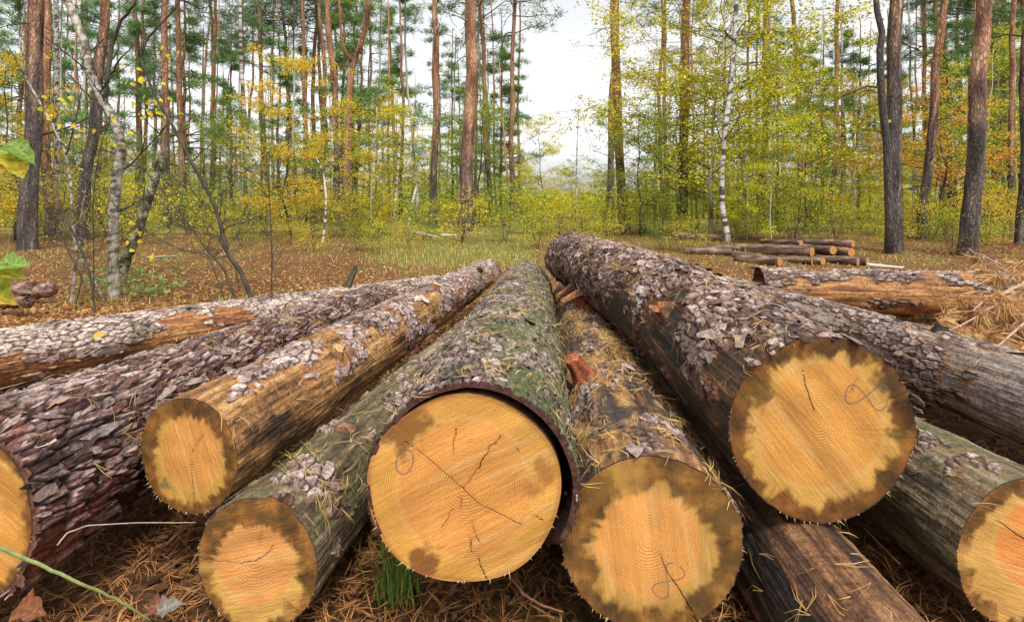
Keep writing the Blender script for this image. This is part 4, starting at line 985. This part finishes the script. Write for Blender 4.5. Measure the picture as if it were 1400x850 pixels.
# close leaves at the left edge
for lab, tw, lv in (('close leafy twig with yellow green leaves entering at the upper left edge', [(-60, 250), (-20, 215), (0, 200), (14, 196)],
        [((0, 206), (1.2, .1, -.5), .085, (.30, .38, .05)), ((14, 196), (1, -.1, -.6), .10, (.20, .33, .06)), ((-14, 205), (.9, 0, -1.), .08, (.36, .40, .05)), ((15, 210), (.6, 0, -1.2), .10, (.62, .50, .05)), ((-10, 225), (1, .1, -.2), .10, (.62, .42, .05))]),
        ('close leafy twig with lobed yellow green leaves entering low at the left edge', [(-60, 420), (-25, 380), (0, 362), (10, 360)],
        [((-5, 365), (1.2, 0, -.35), .10, (.40, .42, .05)), ((0, 360), (1.3, .1, -.05), .10, (.20, .34, .06)), ((-25, 372), (.9, 0, -1.0), .14, (.46, .48, .06)), ((-30, 395), (1, 0, -.2), .12, (.60, .42, .05))])):
    d = 2.0; b = P(tw[0][0], tw[0][1], d); tmb = MB(); tmb.tube(np.array([P(a, c, d) for a, c in tw]) - b, .003, 6, (.16, .10, .05))
    # the twig grows from a shrub stem standing just outside the frame
    tmb.tube(np.array([[b[0], b[1], g1(b[0], b[1])], [b[0] - .03, b[1], .5 * b[2]], list(b)]) - b, np.array([.008, .006, .003]), 6, (.16, .10, .05))
    o = empty('leafy_twig', b, lab, 'twig'); link('stem', tmb.me('stem', [M_TWIG]), o)
    for (pp, t, L_, c) in lv:
        m_ = MB(); big_leaf(m_, P(pp[0], pp[1], d) - b, np.array(t, float), np.array([.3, -.7, .7]), L_, c, .25); link('leaf', m_.me('leaf', [M_LEAF]), o)

# ---- leafy trees and undergrowth (built once per kind, then copied)
T = {}
T['gold'] = broadleaf(6.5, 2.4, 44, 12000, .066, GOLD, .045, False, .12)
T['ygrn'] = broadleaf(8.0, 3.2, 60, 26000, .064, YGRN, .055, True, .12)
T['ygrn2'] = broadleaf(5.0, 2.4, 44, 13000, .060, YGRN, .040, True, .08)
T['green'] = broadleaf(5.5, 2.6, 40, 10000, .058, GREEN, .045, False, .10)
T['oak'] = broadleaf(5.2, 2.7, 40, 10000, .070, ORNG, .06, False, .12)
T['bush'] = broadleaf(1.5, 1.3, 12, 2000, .048, YGRN, .014, False, .1, .6, 4)
T['bush_g'] = broadleaf(1.7, 1.4, 12, 2200, .048, GREEN, .014, False, .1, .6, 4)
T['bush_y'] = broadleaf(1.4, 1.2, 12, 1800, .048, GOLD, .014, False, .1, .6, 4)
HAND = [
 ('gold', 398, 13.5, .68, 'young tree full of golden yellow leaves left of the curved orange pine'),
 ('ygrn', 972, 13.5, 1.02, 'tall birch crown of yellow green leaves around the leaning white birch'),
 ('ygrn', 930, 15.0, .80, 'tall leafy yellow green tree covering the dark footed pine'),
 ('ygrn2', 1020, 12.6, .8, 'yellow leafed young birch right of the leaning white birch'),
 ('oak', 1293, 13.5, .72, 'golden orange oak between the two right leaning pines'),
 ('green', 1100, 17, .9, 'fresh green young tree left of the lone orange pine'),
 ('ygrn2', 1165, 16, .85, 'yellow green young tree between orange pine and big grey pine'),
 ('gold', 22, 12.0, .62, 'golden leafed shrub tree behind the far left pine'),
 ('gold', 740, 24, .7, 'small golden birch below the central sky gap'),
 ('ygrn2', 1055, 11.5, .52, 'low yellow bush tree behind the small stacked logs'),
 ('green', 655, 21, 1.0, 'green young tree behind the stout centre pine'),
 ('ygrn2', 508, 13.0, .62, 'yellow green shrub right of the curved orange pine'),
 ('green', 875, 13, .55, 'low green shrub tree behind the far end of the big log'),
]
for n, (k, px, d, sc, lab) in enumerate(HAND):
    o = place_tree('leafy_tree', px, d, lab, 'leafy young trees', T[k][0], T[k][1], sc); o.rotation_euler.z = rz()
def scatter(kinds, pxs, drange, srange, name, label, group, cat='tree'):
    for n, px in enumerate(pxs):
        k = kinds[n % len(kinds)]; d = random.uniform(*drange); s = random.uniform(*srange) * (.62 if k == 'gold' else 1)
        o = place_tree(name, px, d, label, group, T[k][0], T[k][1], s, sz=s * random.uniform(.85, 1.15), cat=cat); o.rotation_euler.z = rz()
U = lambda a, b, n: [a + (b - a) * (i + random.random()) / n for i in range(n)]
scatter(['green', 'ygrn2', 'green', 'gold', 'ygrn2'], U(-60, 700, 22), (18, 34), (.5, 1.0), 'leafy_tree', 'leafy young tree in the left half of the wood behind the first pines', 'leafy young trees of the left background')
scatter(['ygrn2', 'green', 'ygrn', 'ygrn2', 'green'], U(880, 1460, 16), (17, 32), (.45, .85), 'leafy_tree', 'leafy young tree in the right half of the wood behind the first pines', 'leafy young trees of the right background')
scatter(['ygrn2', 'green', 'gold'], U(690, 890, 10), (24, 34), (.40, .62), 'leafy_tree', 'leafy young tree low under the central sky gap', 'leafy young trees under the sky gap')
scatter(['bush', 'bush_g', 'bush', 'bush_y'], U(-40, 700, 26), (11.5, 19), (.45, .95), 'leafy_bush', 'low leafy bush at the left wood edge behind the clearing', 'bushes along the left wood edge', 'bush')
scatter(['bush', 'bush_g', 'bush_y', 'bush'], U(700, 1440, 26), (11.5, 18), (.45, .95), 'leafy_bush', 'low leafy bush at the right wood edge behind the pile', 'bushes along the right wood edge', 'bush')

scatter(['bush', 'bush_y', 'bush_g'], [395, 430, 488, 515, 560, 690, 735, 820, 905, 945, 1215, 1300, 1345, 285, 330, 190], (9.5, 11.8), (.28, .5), 'leafy_bush', 'small leafy sapling growing on the clearing in front of the wood', 'small saplings on the clearing', 'bush')
# background pines: each with trunk, most with a crown
BT = [pine_trunk(19, .13, None, 14, .15, .55, .22, 8, curve=.03)[0] for _ in range(4)]
BY = [pine_trunk(11, .09, None, 6, .1, .3, .2, 7, curve=.03)[0] for _ in range(2)]
def back_pines(pxs, dr, label, group, crown=True, low=False):
    for n, px in enumerate(pxs):
        d = random.uniform(*dr); s = random.uniform(.85, 1.15)
        if low: o = place_tree('pine_tree', px, d, label, group, BY[n % 2], CROWN_LOW[n % 3], s, rot=rz(), lean=random.gauss(0, .015))
        else: o = place_tree('pine_tree', px, d, label, group, BT[n % 4], CROWN_TALL[n % 3] if crown and n % 3 else None, s, rot=rz(), lean=random.gauss(0, .02))
        o.rotation_euler.z = rz()
back_pines(U(-40, 525, 24), (24, 50), 'thin distant pine with a dark green crown in the left background', 'distant pines on the left')
back_pines(U(-40, 560, 14), (20, 34), 'shorter bushy green pine on the left between the taller trunks', 'short green pines on the left', low=True)
back_pines(U(575, 690, 5), (28, 50), 'thin distant pine left of the central sky gap', 'distant pines left of the gap')
back_pines(U(590, 720, 4), (26, 34), 'shorter green pine left of the central sky gap', 'short green pines near the gap', low=True)
back_pines(U(880, 1050, 6), (26, 45), 'thin distant pine behind the yellow birch leaves', 'distant pines behind the birch')
back_pines(U(1245, 1460, 16), (22, 45), 'thin distant pine with a green crown at the right side', 'distant pines on the right')
back_pines(U(1050, 1240, 8), (26, 36), 'shorter green pine in the right background', 'short green pines on the right', low=True)
back_pines(U(1260, 1430, 6), (18, 28), 'bushy green pine behind the leaning pines on the right', 'bushy pines at the right side', low=True)
# distant thin trunks
for pxs, lab, grp in ((U(-30, 700, 60), 'very thin pale trunk deep in the left part of the wood', 'thin distant trunks on the left'), (U(700, 1430, 55), 'very thin pale trunk deep in the right part of the wood', 'thin distant trunks on the right')):
    tb = []
    for k in range(4):
        m_ = MB(); m_.tube(wiggle((0, 0, -.2), (R.normal(0, .4), 0, 11), 10, .06), np.linspace(.075, .03, 10), 6, cfun=birch_c if k % 2 else (lambda V: mix((.20, .14, .11), (.44, .22, .11), sst(1, 5, V[:, 2])))); tb.append(m_.me('trunk', [M_TWIG]))
    for n, px in enumerate(pxs):
        d = random.uniform(22, 52)
        if 705 < px < 880: continue
        o = place_tree('thin_tree', px, d, lab, grp, tb[n % 4], None, random.uniform(.7, 1.1), sz=random.uniform(.5, .75) if 690 < px < 890 else 1); o.rotation_euler = (0, random.gauss(0, .03), 0)
# far-off wood as one mass
n = 60000
d = R.uniform(34, 75, n); px = R.uniform(-120, 1520, n); x = (px - CX) / F * d
cl = fbm(x / 3.5, d / 5, 0, 71, 3); top = 3.0 + 4.0 * cl
top = np.where((px > 690) & (px < 890), top * .55, top)
z = R.uniform(0, 1, n) ** 1.15 * np.maximum(top, 1.5)
fm = MB(); hue = fbm(x / 4 + 50, d / 6, 0, 72, 2)
for lo, hi, pal in ((-9, -.15, GREEN), (-.15, .25, YGRN), (.25, 9, GOLD)):
    s = (hue >= lo) & (hue < hi); leaves(fm, np.stack([x, d, z + .25], -1)[s], .30, pal, .3)
tag(link('distant_wood', fm.me('distant_wood', [M_LEAF], False)), 'far off mass of green and yellow autumn foliage deep in the wood', 'foliage', kind='stuff')

# ------------------------------------------------------------------ ground cover
def pix_ground(n, px0, px1, d0, d1):
    px = R.uniform(px0, px1, n); d = 1 / R.uniform(1 / d1, 1 / d0, n) if d0 > 0 else R.uniform(d0, d1, n)
    x = (px - CX) / F * d; return x, d
x, y = pix_ground(60000, -60, 1460, 5.2, 20)
g = grass_mask(x, y) + .45 * fbm(x / .8, y / .8, 0, 90, 3); k = R.uniform(0, 1, len(x)) < np.clip(g * .9, .05, 1); x = x[k]; y = y[k]
bp = np.stack([x, y, ground_z(x, y) - .01], -1)
def blades(P0, hgt, wd, pal, bend=.5):
    n = len(P0); a = R.uniform(0, 2 * PI, n); d = np.stack([np.cos(a), np.sin(a), 0 * a], -1); s = np.stack([-np.sin(a), np.cos(a), 0 * a], -1)
    h = (hgt * R.uniform(.5, 1.3, n))[:, None]; b = h * R.uniform(.1, bend, (n, 1)); upv = np.array([0, 0, 1.])
    V = np.stack([P0 - s * wd, P0 + s * wd, P0 + upv * h * .6 + d * b * .35 + s * wd * .7, P0 + upv * h * .6 + d * b * .35 - s * wd * .7, P0 + upv * h + d * b], 1).reshape(-1, 3)
    o = (np.arange(n) * 5)[:, None]; c = ramp(R.uniform(0, 1, n), pal)
    mb = MB(); mb.add(V, o + np.array([[0, 1, 2, 3]]), o + np.array([[3, 2, 4]]), np.repeat(c, 5, 0)); return mb
GR = [(0, (.14, .20, .03)), (.35, (.34, .40, .06)), (.7, (.60, .50, .16)), (1, (.70, .50, .22))]
tag(link('grass', blades(bp, .085, .004, GR, .9).me('grass', [M_GRASS], False)), 'short yellow green grass of the clearing behind the pile', 'grass', kind='stuff')
x, y = pix_ground(60000, -80, 1480, 3.6, 17); lm = MB()
leaves(lm, np.stack([x, y, ground_z(x, y) + .012], -1), .042, [(0, (.30, .14, .05)), (.5, (.56, .28, .10)), (.85, (.66, .40, .16)), (1, (.74, .56, .16))], 2.2)
x, y = pix_ground(1500, -80, 1480, .95, 3.8)
leaves(lm, np.stack([x, y, ground_z(x, y) + .015], -1), .035, [(0, (.04, .02, .015)), (.6, (.16, .08, .04)), (1, (.42, .24, .12))], 1.2)
tag(link('leaf_litter', lm.me('leaf_litter', [M_LEAF], False)), 'fallen orange brown leaves strewn over the forest floor', 'fallen leaves', kind='stuff')
tw = MB(); x, y = pix_ground(520, -80, 1480, 2.6, 14)
for a_, b_ in zip(x, y):
    p0 = np.array([a_, b_, g1(a_, b_) + .012]); an = R.uniform(0, PI); L_ = R.uniform(.08, .5); p1 = p0 + np.array([math.cos(an), math.sin(an), R.normal(0, .08)]) * L_
    tw.tube(wiggle(p0, p1, 5, .02), np.linspace(R.uniform(.0015, .005), .001, 5), 4, ramp(np.array([R.uniform()]), [(0, (.05, .035, .025)), (.6, (.18, .12, .08)), (1, (.40, .32, .25))])[0], cap=False)
tag(link('twig_litter', tw.me('twig_litter', [M_TWIG])), 'small dry twigs strewn over the forest floor', 'twig litter', kind='stuff')
# low plants on the clearing, green on the left, red on the right
def low_plants(pts_px, n, size, pal, label, spread, hgt):
    lm = MB()
    for (px, d) in pts_px:
        x = (px - CX) / F * d; c = np.array([x, d, g1(x, d)]) + np.abs(R.normal(0, 1, (n, 3))) * np.array([0, 0, hgt]) + R.normal(0, 1, (n, 3)) * np.array([spread, spread, 0]); leaves(lm, c, size, pal, .8)
    return lm
o = link('ground_plants', low_plants([(a, b) for a, b in zip(U(120, 245, 16), [6 + random.random() * 1.6 for _ in range(16)])], 26, .055, [(0, (.10, .22, .05)), (.6, (.25, .40, .10)), (1, (.42, .50, .16))], '', .13, .12).me('ground_plants', [M_LEAF], False))
tag(o, 'low fresh green plants at the foot of the crooked birch', 'plants', kind='stuff')
o = link('red_plants', low_plants([(a, b) for a, b in zip(U(1270, 1420, 16), [8.2 + random.random() * 2.5 for _ in range(16)])], 40, .05, REDL, '', .2, .13).me('red_plants', [M_LEAF], False))
tag(o, 'low crimson leafed plants in front of the right pines', 'plants', kind='stuff')
# grass tuft under the centre log
x0 = P(543, 800, 1.42); tp = np.tile([x0[0], 1.42, .0], (130, 1)) + R.normal(0, 1, (130, 3)) * np.array([.024, .02, 0]); tp[:, 2] = ground_z(tp[:, 0], tp[:, 1])
tp[:, 2] += .0
tag(link('grass_tuft', blades(tp, .12, .0020, [(0, (.05, .16, .02)), (.7, (.16, .36, .05)), (1, (.45, .40, .12))], .8).me('grass_tuft', [M_GRASS], False)), 'small bright green grass tuft under the centre log end', 'grass tuft')

# foreground twigs
def twig(name, pts, r, c, lab, subs=()):
    p = np.array(pts); b = p[0].copy(); m_ = MB(); k = 5 * len(p); q = np.linspace(0, len(p) - 1, k)
    pq = np.stack([np.interp(q, range(len(p)), p[:, z]) for z in range(3)], -1); pq[1:-1] += R.normal(0, r * .15, (k - 2, 3))
    m_.tube(pq - b, np.linspace(r, r * .5, k), 8, c)
    for s_ in subs: m_.tube(np.array(s_) - b, r * .45, 6, c)
    return tag(link(name, m_.me(name, [M_TWIG]), None, b), lab, 'twig')
twig('twig', [P(-15, 742, 1.06), P(50, 770, 1.10), P(110, 797, 1.14), P(165, 822, 1.2), P(208, 850, 1.26)], .0042, (.22, .26, .09), 'green twig slanting over the needles in the lower left corner')
twig('twig', [P(78, 745, 1.18), P(92, 728, 1.2), P(120, 718, 1.22), P(190, 714, 1.26), P(268, 714, 1.30)], .0018, (.30, .25, .18), 'thin dry twig arching from the thick left log to the small log end')
twig('twig', [P(700, 790, 1.3), P(716, 812, 1.26), P(738, 826, 1.22), P(770, 836, 1.2)], .004, (.16, .06, .04), 'red brown twig on the ground between the two centre logs')
twig('twig', [P(1230, 770, 1.45), P(1180, 720, 1.6), P(1150, 690, 1.8)], .003, (.3, .2, .1), 'pale twig in the furrow left of the lower right log')
for (px, py, dd, L_, c, lab, tz) in ((25, 828, 1.19, .065, (.26, .12, .04), 'curled orange oak leaf on the needles in the lower left corner', .02),
                             (215, 835, 1.24, .05, (.26, .23, .20), 'pale grey dead leaf on the litter left of the low olive log', .02),
                             (205, 828, 1.3, .05, (.26, .13, .06), 'tan dead leaf lying behind the pale grey leaf', .02),
                             (797, 600, 1.52, .055, (.62, .42, .12), 'yellow oak leaf caught beside the red stub of the low dark log', .02),
                             (18, 576, 1.55, .045, (.72, .50, .10), 'small round yellow leaf lying on the thick left log', .02),
                             (128, 458, 2.85, .055, (.72, .46, .08), 'yellow leaf stuck on the white barked back left log', .02),
                             (490, 448, 2.6, .05, (.66, .44, .10), 'tan leaf lying on the stripped orange log', .02)):
    p = P(px, py, dd); m_ = MB(); big_leaf(m_, np.zeros(3), np.array([R.uniform(.5, 1), R.uniform(-.4, .5), .15]), np.array([.1, -.55, .85]), L_, c, .5)
    tag(link('fallen_leaf', m_.me('fallen_leaf', [M_LEAF]), None, p), lab, 'leaf')

# ------------------------------------------------------------------ small stacks further back
def small_log(p, dirv, r, ln, label, group, bc=(.12, .075, .055)):
    p = np.array(p, float); p[2] = max(p[2], g1(p[0], p[1]) + r * .85); dv = np.array(dirv, float); dv /= np.linalg.norm(dv); o = empty('small_log', p, label, 'log', group)
    m_ = MB(); n = 14; t = np.linspace(0, ln, n)[:, None]; pts = dv * t
    m_.tube(pts, r * (1 + .07 * R.normal(size=n)), 18, cfun=lambda V: ramp(.5 + fbm(V[:, 0] * 5 + p[0], V[:, 1] * 5 + V[:, 2] * 18, 0, int(p[0] * 99) % 50, 4), [(0, (.05, .03, .02)), (.5, bc), (1, (.36, .22, .14))]))
    link('bark', m_.me('bark', [M_BARK]), o)
    e1 = np.cross(dv, [0, 0, 1]); e1 /= np.linalg.norm(e1); e2 = np.cross(e1, dv); a = np.arange(24) / 24 * 2 * PI; V = []; C = []; fc = []
    for q, f_ in enumerate((.02, .35, .6, .8, .93, 1.)):
        V.append(-dv * .004 + (e1 * np.cos(a)[:, None] + e2 * np.sin(a)[:, None]) * r * 1.0 * f_); C.append(np.tile([(.42, .18, .05), (.40, .17, .045), (.46, .22, .06), (.38, .18, .05), (.30, .13, .04), (.10, .05, .03)][q], (24, 1)))
        fc.append(np.stack([np.cos(a) * r * f_, np.sin(a) * r * f_, 0 * a], -1))
    j = np.arange(24)[None]; k = (j + 1) % 24; ii = np.arange(5)[:, None] * 24
    link('cut_end', mesh('cut_end', np.concatenate(V), np.stack([ii + j, ii + 24 + j, ii + 24 + k, ii + k], -1).reshape(-1, 4), None, np.concatenate(C), [M_FACE], True, {'fc': np.concatenate(fc)}), o)
    return o
d0 = 8.6
for (px, py, dd, r, ln, lab) in ((1110, 344, 9.0, .10, 1.9, 'dark barked short log on the left of the small stack\'s upper row'), (1139, 342, 8.9, .085, 1.4, 'short brown log in the middle of the small stack\'s upper row'),
                              (1164, 345, 8.8, .085, 1.3, 'short log with bright end at the right of the small stack'), (1166, 333, 9.2, .075, 1.5, 'topmost short log of the small stack'),
                              (1173, 357, 8.5, .075, .9, 'low short log left of the last one at the small stack\'s right foot'), (1186, 357, 8.5, .08, .7, 'last short log at the right foot of the small stack'),
                              (1111, 357, 8.6, .06, 1.3, 'thin short log at the bottom of the small stack'), (1125, 357, 8.5, .07, 1.1, 'short log lying at the bottom middle of the small stack'),
                              (1066, 358, 8.4, .085, 1.0, 'short log with orange end lying left of the small stack'), (1095, 332, 9.6, .05, 1.4, 'thin pole lying across the top of the small stack')):
    small_log(P(px, py, dd), (-.42 + .22 * math.sin(px), .9, -.03), r * .85, ln * .75, lab, 'short logs of the small stack')
for (px, py, dd, r, ln, lab, dv) in ((1000, 352, 9.5, .07, .8, 'short log lying by the foot of the leaning birch', (-.9, .4, 0)), (988, 338, 12, .08, 1.1, 'dark branch wood heaped left of the leaning birch', (-1, .1, .05)),
                                 (975, 334, 12.4, .06, 1.3, 'upper piece of the branch wood heap left of the leaning birch', (-1, -.1, -.03)), (1030, 348, 10, .06, .9, 'short rusty log between the leaning birch and the small stack', (-1, .2, .0)),
                                 (1040, 357, 9, .055, .5, 'short rusty billet just right of the leaning birch', (-.6, .8, 0))):
    small_log(P(px, py, dd), dv, r, ln, lab, 'short logs near the leaning birch')
# rotten log at the left edge and fallen branches
for (px, py, dd, dx, r, ln, lab) in ((74, 396, 5.6, -1, .075, 1.5, 'rotten pink brown log piece at the left edge of the clearing'), (45, 412, 5.0, -1, .05, .8, 'short rotten bark piece below the rotten log at the left edge')):
    p = P(px, py, dd); m_ = MB(); n = 40; t = np.linspace(0, ln, n); pts = np.stack([-t, .12 * t + .01 * R.normal(size=n), .01 * R.normal(size=n) - .02 * t], -1)
    rr = r * (1 + .3 * fbm(t * 6, t * 0, 0, int(px), 4)) * np.clip(t / .06 + .25, 0, 1)
    m_.tube(pts, rr, 22, cfun=lambda V: ramp(.5 + 1.3 * fbm(V[:, 0] * 7, V[:, 2] * 22, 0, 61, 5, .65), [(0, (.06, .03, .025)), (.4, (.18, .085, .055)), (.7, (.34, .21, .15)), (1, (.45, .34, .29))]))
    Vv = m_.V[0]; Vv += R.normal(0, .006, Vv.shape)
    o = empty('rotten_log', p, lab, 'log'); link('bark', m_.me('bark', [M_BARK]), o)
for (a, b, dd, dd2, r, c, lab) in (((567, 330), (598, 337), 14, 12.9, .05, (.4, .36, .3), 'pale fallen branch with dark end left of the centre pine'),
                           ((603, 334), (624, 334), 13.5, 13.3, .04, (.55, .45, .38), 'short pale fallen branch beside the stout centre pine'),
                           ((200, 352), (242, 350), 8.5, 8.4, .02, (.3, .25, .2), 'thin grey stick lying in the left clearing'),
                           ((1185, 362), (1235, 366), 8.2, 7.9, .03, (.55, .5, .45), 'pale stick lying right of the small stack'),
                           ((470, 345), (510, 342), 10.5, 10.5, .02, (.2, .12, .08), 'dark stick lying on the clearing grass')):
    p0 = P(a[0], a[1], dd); p1 = P(b[0], b[1], dd2); p0[2] = max(p0[2], g1(*p0[:2]) + r * .6); p1[2] = max(g1(*p1[:2]) + r * .6, min(p1[2], g1(*p1[:2]) + .15))
    p0[2] = min(p0[2], g1(*p0[:2]) + .2)
    m_ = MB(); m_.tube(wiggle(p0, p1, 8, .002) - p0, np.linspace(r, r * .5, 8), 7, c); tag(link('fallen_branch', m_.me('fallen_branch', [M_TWIG]), None, p0), lab, 'branch')

# dry pine branch with brown needles on the right
d = 3.4; base = P(1415, 372, 3.6); m_ = MB(); nm = MB(); tips = []
def brn(a, b, r0): 
    p = wiggle(a, b, 8, .008); m_.tube(p, np.linspace(r0, r0 * .4, 8), 7, (.36, .24, .19)); return p
main = [brn(P(1425, 372, 3.6), P(1330, 425, 3.1), .012), brn(P(1400, 400, 3.3), P(1290, 455, 2.9), .008), brn(P(1440, 420, 3.2), P(1350, 480, 2.6), .010), brn(P(1390, 385, 3.6), P(1362, 355, 3.9), .008), brn(P(1420, 440, 3.0), P(1395, 500, 2.5), .008), brn(P(1345, 352, 4.2), P(1330, 368, 4.3), .01), brn(P(1400, 375, 3.7), P(1325, 340, 4.3), .010)]
for p in main[:5]:
    for _ in range(13):
        i = R.integers(1, 8); t = p[i] + R.normal(0, .07, 3) * np.array([1, 1, .45]); m_.tube([p[i], (p[i] + t) / 2, t], .003, 5, (.36, .2, .13)); tips.append(t)
tips = np.array(tips); n = len(tips) * 85
c = np.repeat(tips, 85, 0); dr = R.normal(size=(n, 3)); tdir = np.repeat(R.normal(size=(len(tips), 3)), 85, 0); tdir[:, 2] -= .8
dr = dr * .6 + tdir * .8; dr[:, 2] -= .2; dr /= np.linalg.norm(dr, axis=1)[:, None]
s = np.cross(dr, R.normal(size=(n, 3))); s /= np.linalg.norm(s, axis=1)[:, None]; c = c + R.normal(0, .012, (n, 3)); L_ = R.uniform(.06, .12, (n, 1))
V = np.stack([c - s * .0014, c + s * .0014, c + dr * L_ * .6 + s * .0012 - np.array([0, 0, .004]), c + dr * L_ - np.array([0, 0, .016])], 1).reshape(-1, 3)
nm.add(V, (np.arange(n) * 4)[:, None] + np.arange(4)[None], None, np.repeat(mix((.34, .17, .06), (.72, .45, .20), R.uniform(0, 1, n)), 4, 0))
o = empty('dry_pine_branch', base, 'dry pine branch with brown needle tufts lying over the logs at the right edge', 'branch')
for nm_, mb_, mt in (('wood', m_, M_TWIG), ('needle_tuft', nm, M_NEEDLE)):
    me = mb_.me(nm_, [mt], False); ob = link(nm_, me, o); ob.location = -base

# ------------------------------------------------------------------ sky, sun, camera
sc = bpy.context.scene
w = bpy.data.worlds.new('World'); sc.world = w; w.use_nodes = True; nt = w.node_tree; nt.nodes.clear()
sky = nt.nodes.new('ShaderNodeTexSky'); sky.sky_type = 'NISHITA'; sky.sun_disc = False
EL, AZ = 60, 20
sky.sun_elevation = math.radians(EL); sky.sun_rotation = math.radians(180 - AZ); sky.dust_density = 3; sky.air_density = 1.0; sky.ozone_density = 1
hs = nt.nodes.new('ShaderNodeHueSaturation'); hs.inputs['Saturation'].default_value = .10
bg = nt.nodes.new('ShaderNodeBackground'); bg.inputs[1].default_value = .12
ou = nt.nodes.new('ShaderNodeOutputWorld'); nt.links.new(sky.outputs[0], hs.inputs['Color']); nt.links.new(hs.outputs[0], bg.inputs[0]); nt.links.new(bg.outputs[0], ou.inputs[0])
sl = bpy.data.lights.new('sun', 'SUN'); sl.energy = 1.4; sl.angle = math.radians(18); sl.color = (1, .96, .9)
so = bpy.data.objects.new('sun', sl); COL.objects.link(so)
# light comes from behind the camera, slightly from the right, through thin cloud
dv = Vector((math.sin(math.radians(AZ)) * math.cos(math.radians(EL)), -math.cos(math.radians(AZ)) * math.cos(math.radians(EL)), math.sin(math.radians(EL))))
so.rotation_euler = dv.to_track_quat('Z', 'Y').to_euler()
cam = bpy.data.cameras.new('camera'); co = bpy.data.objects.new('camera', cam); COL.objects.link(co); sc.camera = co
co.location = (0, 0, CH); co.rotation_euler = (PI / 2, 0, 0); cam.sensor_width = 36; cam.lens = 36 * F / 1400
cam.shift_y = -(425 - HY) / 1400; cam.clip_start = .02; cam.clip_end = 2000
sc.view_settings.view_transform = 'Standard'; sc.view_settings.look = 'None'; sc.view_settings.exposure = 1.2; sc.view_settings.gamma = 1
sc.cycles.max_bounces = 7; sc.cycles.diffuse_bounces = 4; sc.cycles.glossy_bounces = 2; sc.cycles.transmission_bounces = 5
